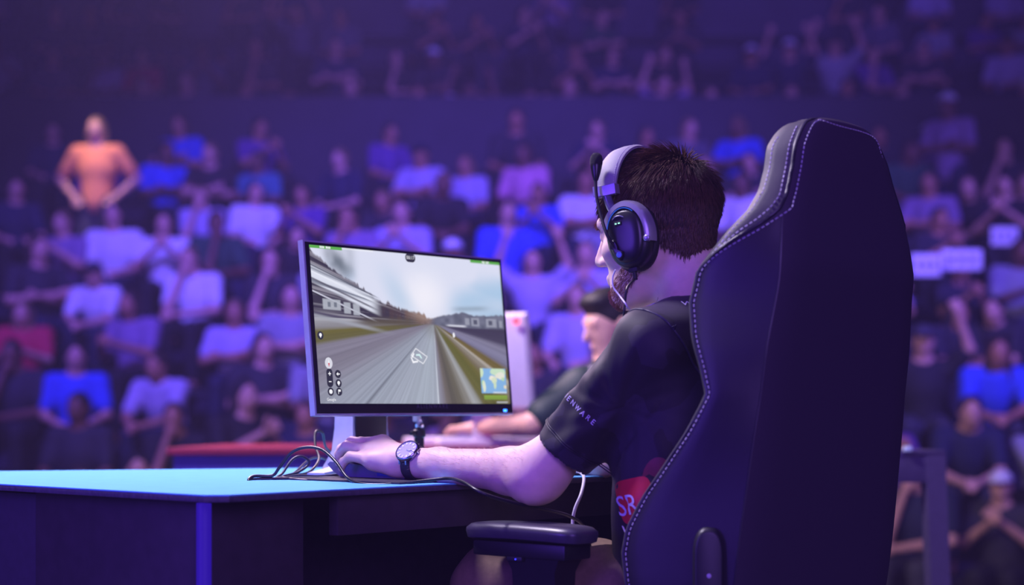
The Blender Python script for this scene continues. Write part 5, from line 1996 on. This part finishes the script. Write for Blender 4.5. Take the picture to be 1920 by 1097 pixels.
# plug and lead below the cup
pb = hp(-.099, .002, -.069)
box('jack_block', pb - HU * .003, (.0095, .006, .004), M_hsm, hs0, (HF, HR, HU), bevel=.0015)
tube('plug', [pb - HU * .005, pb - HU * .022], .0042, M_hsm, hs0, 10, 1)
hsl = tube('lead', [pb - HU * .02, W(1176, 540, 3.13), W(1172, 565, 3.13), W(1170, 590, 3.13), W(1166, 620, 3.2), W(1160, 680, 3.3)], .0024, M_cab, hs0, 8, 6)

# ================================================================== wrist watch
wt_c = WRL + (ELL - WRL) * .09
wax = (WRL - ELL) / np.linalg.norm(WRL - ELL)
# dial faces up and towards the camera-left side of the wrist
dn_ = Z * .66 - Y3 * .72 - X3 * .30
dn_ = dn_ - wax * (dn_ @ wax) * .62
dn_ /= np.linalg.norm(dn_)
d12 = np.cross(wax, dn_)
d12 /= np.linalg.norm(d12)
d3 = np.cross(d12, dn_)
watch = thing('wrist_watch', wt_c, 'round steel watch with pale dial and dark strap on wrist', 'watch')
dc_ = wt_c + dn_ * .0365
M_steel = mat('watch_steel', '#9a96b8', .18, metal=1.0, var=.03)
case = lathe('case', dc_, dn_, [(.015, -.009), (.0235, -.0085), (.0252, -.004), (.0252, .001), (.0242, .0035), (.0222, .0048), (.0216, .0038), (.0214, -.002)], M_steel, watch, 36)
dial = lathe('dial', dc_ + dn_ * .0022, dn_, [(.0001, .0006), (.0216, .0006), (.0219, 0)], mat('watch_dial', '#a9a3b8', .6, spec=.2, var=.02), watch, 36)
M_tick = mat('watch_marks', '#d8d4e4', .3)
for h_ in range(12):
    a = h_ * math.pi / 6
    e = d12 * math.cos(a) + d3 * math.sin(a)
    box('hour_mark', dc_ + dn_ * .0033 + e * .0170, (.0010, .0027, .0003), M_tick, dial, (np.cross(e, dn_), e, dn_), bevel=0)
for a, L_, w_ in ((1.72, .0095, .0011), (1.50, .0145, .0008)):
    e = d12 * math.cos(a) + d3 * math.sin(a)
    box('watch_hand', dc_ + dn_ * .0037 + e * L_ / 2, (w_, L_ / 2, .0002), mat('watch_hand_blue', '#3a36a0', .3), dial, (np.cross(e, dn_), e, dn_), bevel=0)
lathe('crown', dc_ - dn_ * .002 + d3 * .0248, d3, [(.003, 0), (.003, .004), (.002, .0045)], M_steel, watch, 12)
M_strap = mat('watch_strap', '#221f38', .5, var=.1, scale=300, bump=.2)
rg = []
for i in range(37):
    a = math.radians(30 + 300 * i / 36)
    e = dn_ * math.cos(a) + d12 * math.sin(a)
    h = bt.ray_cast(Vector(wt_c + e * .09), Vector(-e))
    r0 = np.linalg.norm(np.array(h[0]) - wt_c) if h[0] is not None else .031
    r0 = max(min(r0, .036), .026)
    rg.append([wt_c + e * (r0 + t) + wax * w for w, t in ((-.0115, .0008), (.0115, .0008), (.0115, .0038), (-.0115, .0038))])
loft('strap', rg, M_strap, watch, smooth=40)
for sg_ in (1, -1):
    for w in (-.0085, .0085):
        a = math.radians(34)
        e = dn_ * math.cos(a) + d12 * math.sin(a) * sg_
        tube('lug', [dc_ - dn_ * .002 + d12 * sg_ * .0215 + wax * w, dc_ - dn_ * .009 + d12 * sg_ * .0275 + wax * w], .0018, M_steel, watch, 6, 1)
a = math.radians(150)
e = dn_ * math.cos(a) - d12 * math.sin(a)
box('buckle', wt_c + e * .037, (.0115, .007, .0015), M_steel, watch, (wax, np.cross(e, wax), e), bevel=.001)

# ================================================================== the second player, out of focus
P2 = thing('person', (.50, 6.3, 0), 'dark-haired second player in dark green jersey leaning over far desk', 'person')
h2 = W(1146, 608, 6.28)
f2 = np.array([-.85, -.42, -.28])
f2 /= np.linalg.norm(f2)
r2_ = np.cross(f2, Z)
r2_ /= np.linalg.norm(r2_)
u2_ = np.cross(r2_, f2)
M2 = np.array([r2_, f2, u2_])
H2 = lambda x, y, z: h2 + r2_ * x + f2 * y + u2_ * z
e2 = lambda c, r, k=.02, op='add': ell(H2(*c), r, M2, k, op)
c2 = lambda a, b, ra, rb, k=.015: rcone(H2(*a), H2(*b), ra, rb, k)
n2 = W(1165, 695, 6.33)
s2l_, s2r = W(1092, 728, 6.15), W(1205, 718, 6.52)
e2l, e2r = W(1000, 795, 6.08), W(1110, 800, 6.60)
w2l, w2r = W(900, 802, 6.25), W(960, 800, 6.62)
pel2 = np.array([.62, 6.35, .52])
b2 = [e2((0, -.012, .035), (.076, .097, .09)), e2((0, .038, -.02), (.06, .062, .09), .03), e2((0, .06, -.09), (.03, .03, .025), .03), c2((0, .097, .018), (0, .12, -.026), .008, .012), e2((-.031, .094, .008), (.017, .014, .012), .01, 'sub'), e2((.031, .094, .008), (.017, .014, .012), .01, 'sub'),
      e2((-.031, .083, .009), (.0125,) * 3, .004), e2((.031, .083, .009), (.0125,) * 3, .004), e2((0, .098, -.062), (.022, .01, .007), .008), c2((-.036, .086, .03), (.036, .086, .03), .011, .011), e2((-.079, -.008, -.006), (.012, .022, .034), .01), e2((.079, -.008, -.006), (.012, .022, .034), .01),
      rcone(H2(0, -.02, -.06), n2, .056, .062, .03), rcone(n2, s2l_, .06, .055, .05), rcone(n2, s2r, .06, .055, .05), rcone(n2, pel2, .1, .12, .06), rcone(s2l_, e2l, .05, .042, .03), rcone(e2l, w2l, .042, .028, .02), rcone(s2r, e2r, .05, .042, .03), rcone(e2r, w2r, .042, .028, .02)]
for w_, e_ in ((w2l, e2l), (w2r, e2r)):
    d = (w_ - e_) / np.linalg.norm(w_ - e_)
    sd_ = np.cross(d, Z)
    for t in (-.03, -.01, .01, .03):
        k0 = w_ + d * .08 + sd_ * t
        b2 += [rcone(w_, k0, .02, .014, .015), rcone(k0, k0 + d * .04 + Z * .004, .011, .010, .006), rcone(k0 + d * .04 + Z * .004, k0 + d * .07 - Z * .015, .010, .008, .006)]
    b2.append(rcone(w_ + d * .02, w_ + d * .07 - sd_ * .055, .016, .011, .01))
for h_ in (-1, 1):
    hp2 = pel2 + np.array([0, .1 * h_, 0])
    b2 += [rcone(hp2, hp2 + np.array([-.4, .02 * h_, .0]), .08, .06, .04), rcone(hp2 + np.array([-.4, .02 * h_, 0]), hp2 + np.array([-.38, .02 * h_, -.43]), .055, .04, .03)]
organic('body', b2, .009, mat('skin_second', '#e8b49c', .5, var=.05), P2)
organic('jersey', [rcone(n2 - Z * .03, pel2, .13, .17, .08), rcone(n2 - Z * .02, s2l_, .075, .072, .05), rcone(n2 - Z * .02, s2r, .075, .072, .05), rcone(s2l_, s2l_ + (e2l - s2l_) * .78, .074, .068, .04), rcone(s2r, s2r + (e2r - s2r) * .78, .074, .068, .04)], .012, mat('jersey_green', '#16302c', .6, var=.1), P2)
organic('shoulder_panel', [ell(s2l_ + Z * .028 + X3 * .045, (.062, .06, .055), None), ell(s2l_ + X3 * .02 + Z * .012, (.05, .07, .055), None, .03)], .012, mat('jersey_grey_panel', '#7c7a80', .6), P2)
organic('trousers', [rcone(pel2 + np.array([0, .1 * h_, 0]), pel2 + np.array([-.4, .12 * h_, 0]), .1, .075, .04) for h_ in (-1, 1)] + [rcone(pel2 + np.array([-.4, .12 * h_, 0]), pel2 + np.array([-.38, .12 * h_, -.43]), .075, .055, .04) for h_ in (-1, 1)], .015, TROUSERS[1], P2)
organic('hair', [e2((0, -.02, .045), (.086, .104, .096)), e2((0, .04, .10), (.074, .06, .035), .03), e2((0, .115, -.045), (.12, .08, .10), .01, 'sub'), e2((0, .06, -.09), (.12, .07, .08), .01, 'sub')], .009, HAIRS[0], P2)
st = thing('stool', (pel2[0], pel2[1], 0), 'dark stool under the second player', 'stool')
lathe('seat', (pel2[0], pel2[1], .36), Z, [(.02, 0), (.2, .005), (.22, .03), (.2, .055), (.02, .06)], M_black, st, 24)
for k in range(4):
    a = math.pi / 4 + k * math.pi / 2
    tube('leg', [(pel2[0] + .12 * math.cos(a), pel2[1] + .12 * math.sin(a), .37), (pel2[0] + .2 * math.cos(a), pel2[1] + .2 * math.sin(a), 0)], .014, M_black, st, 8, 1)
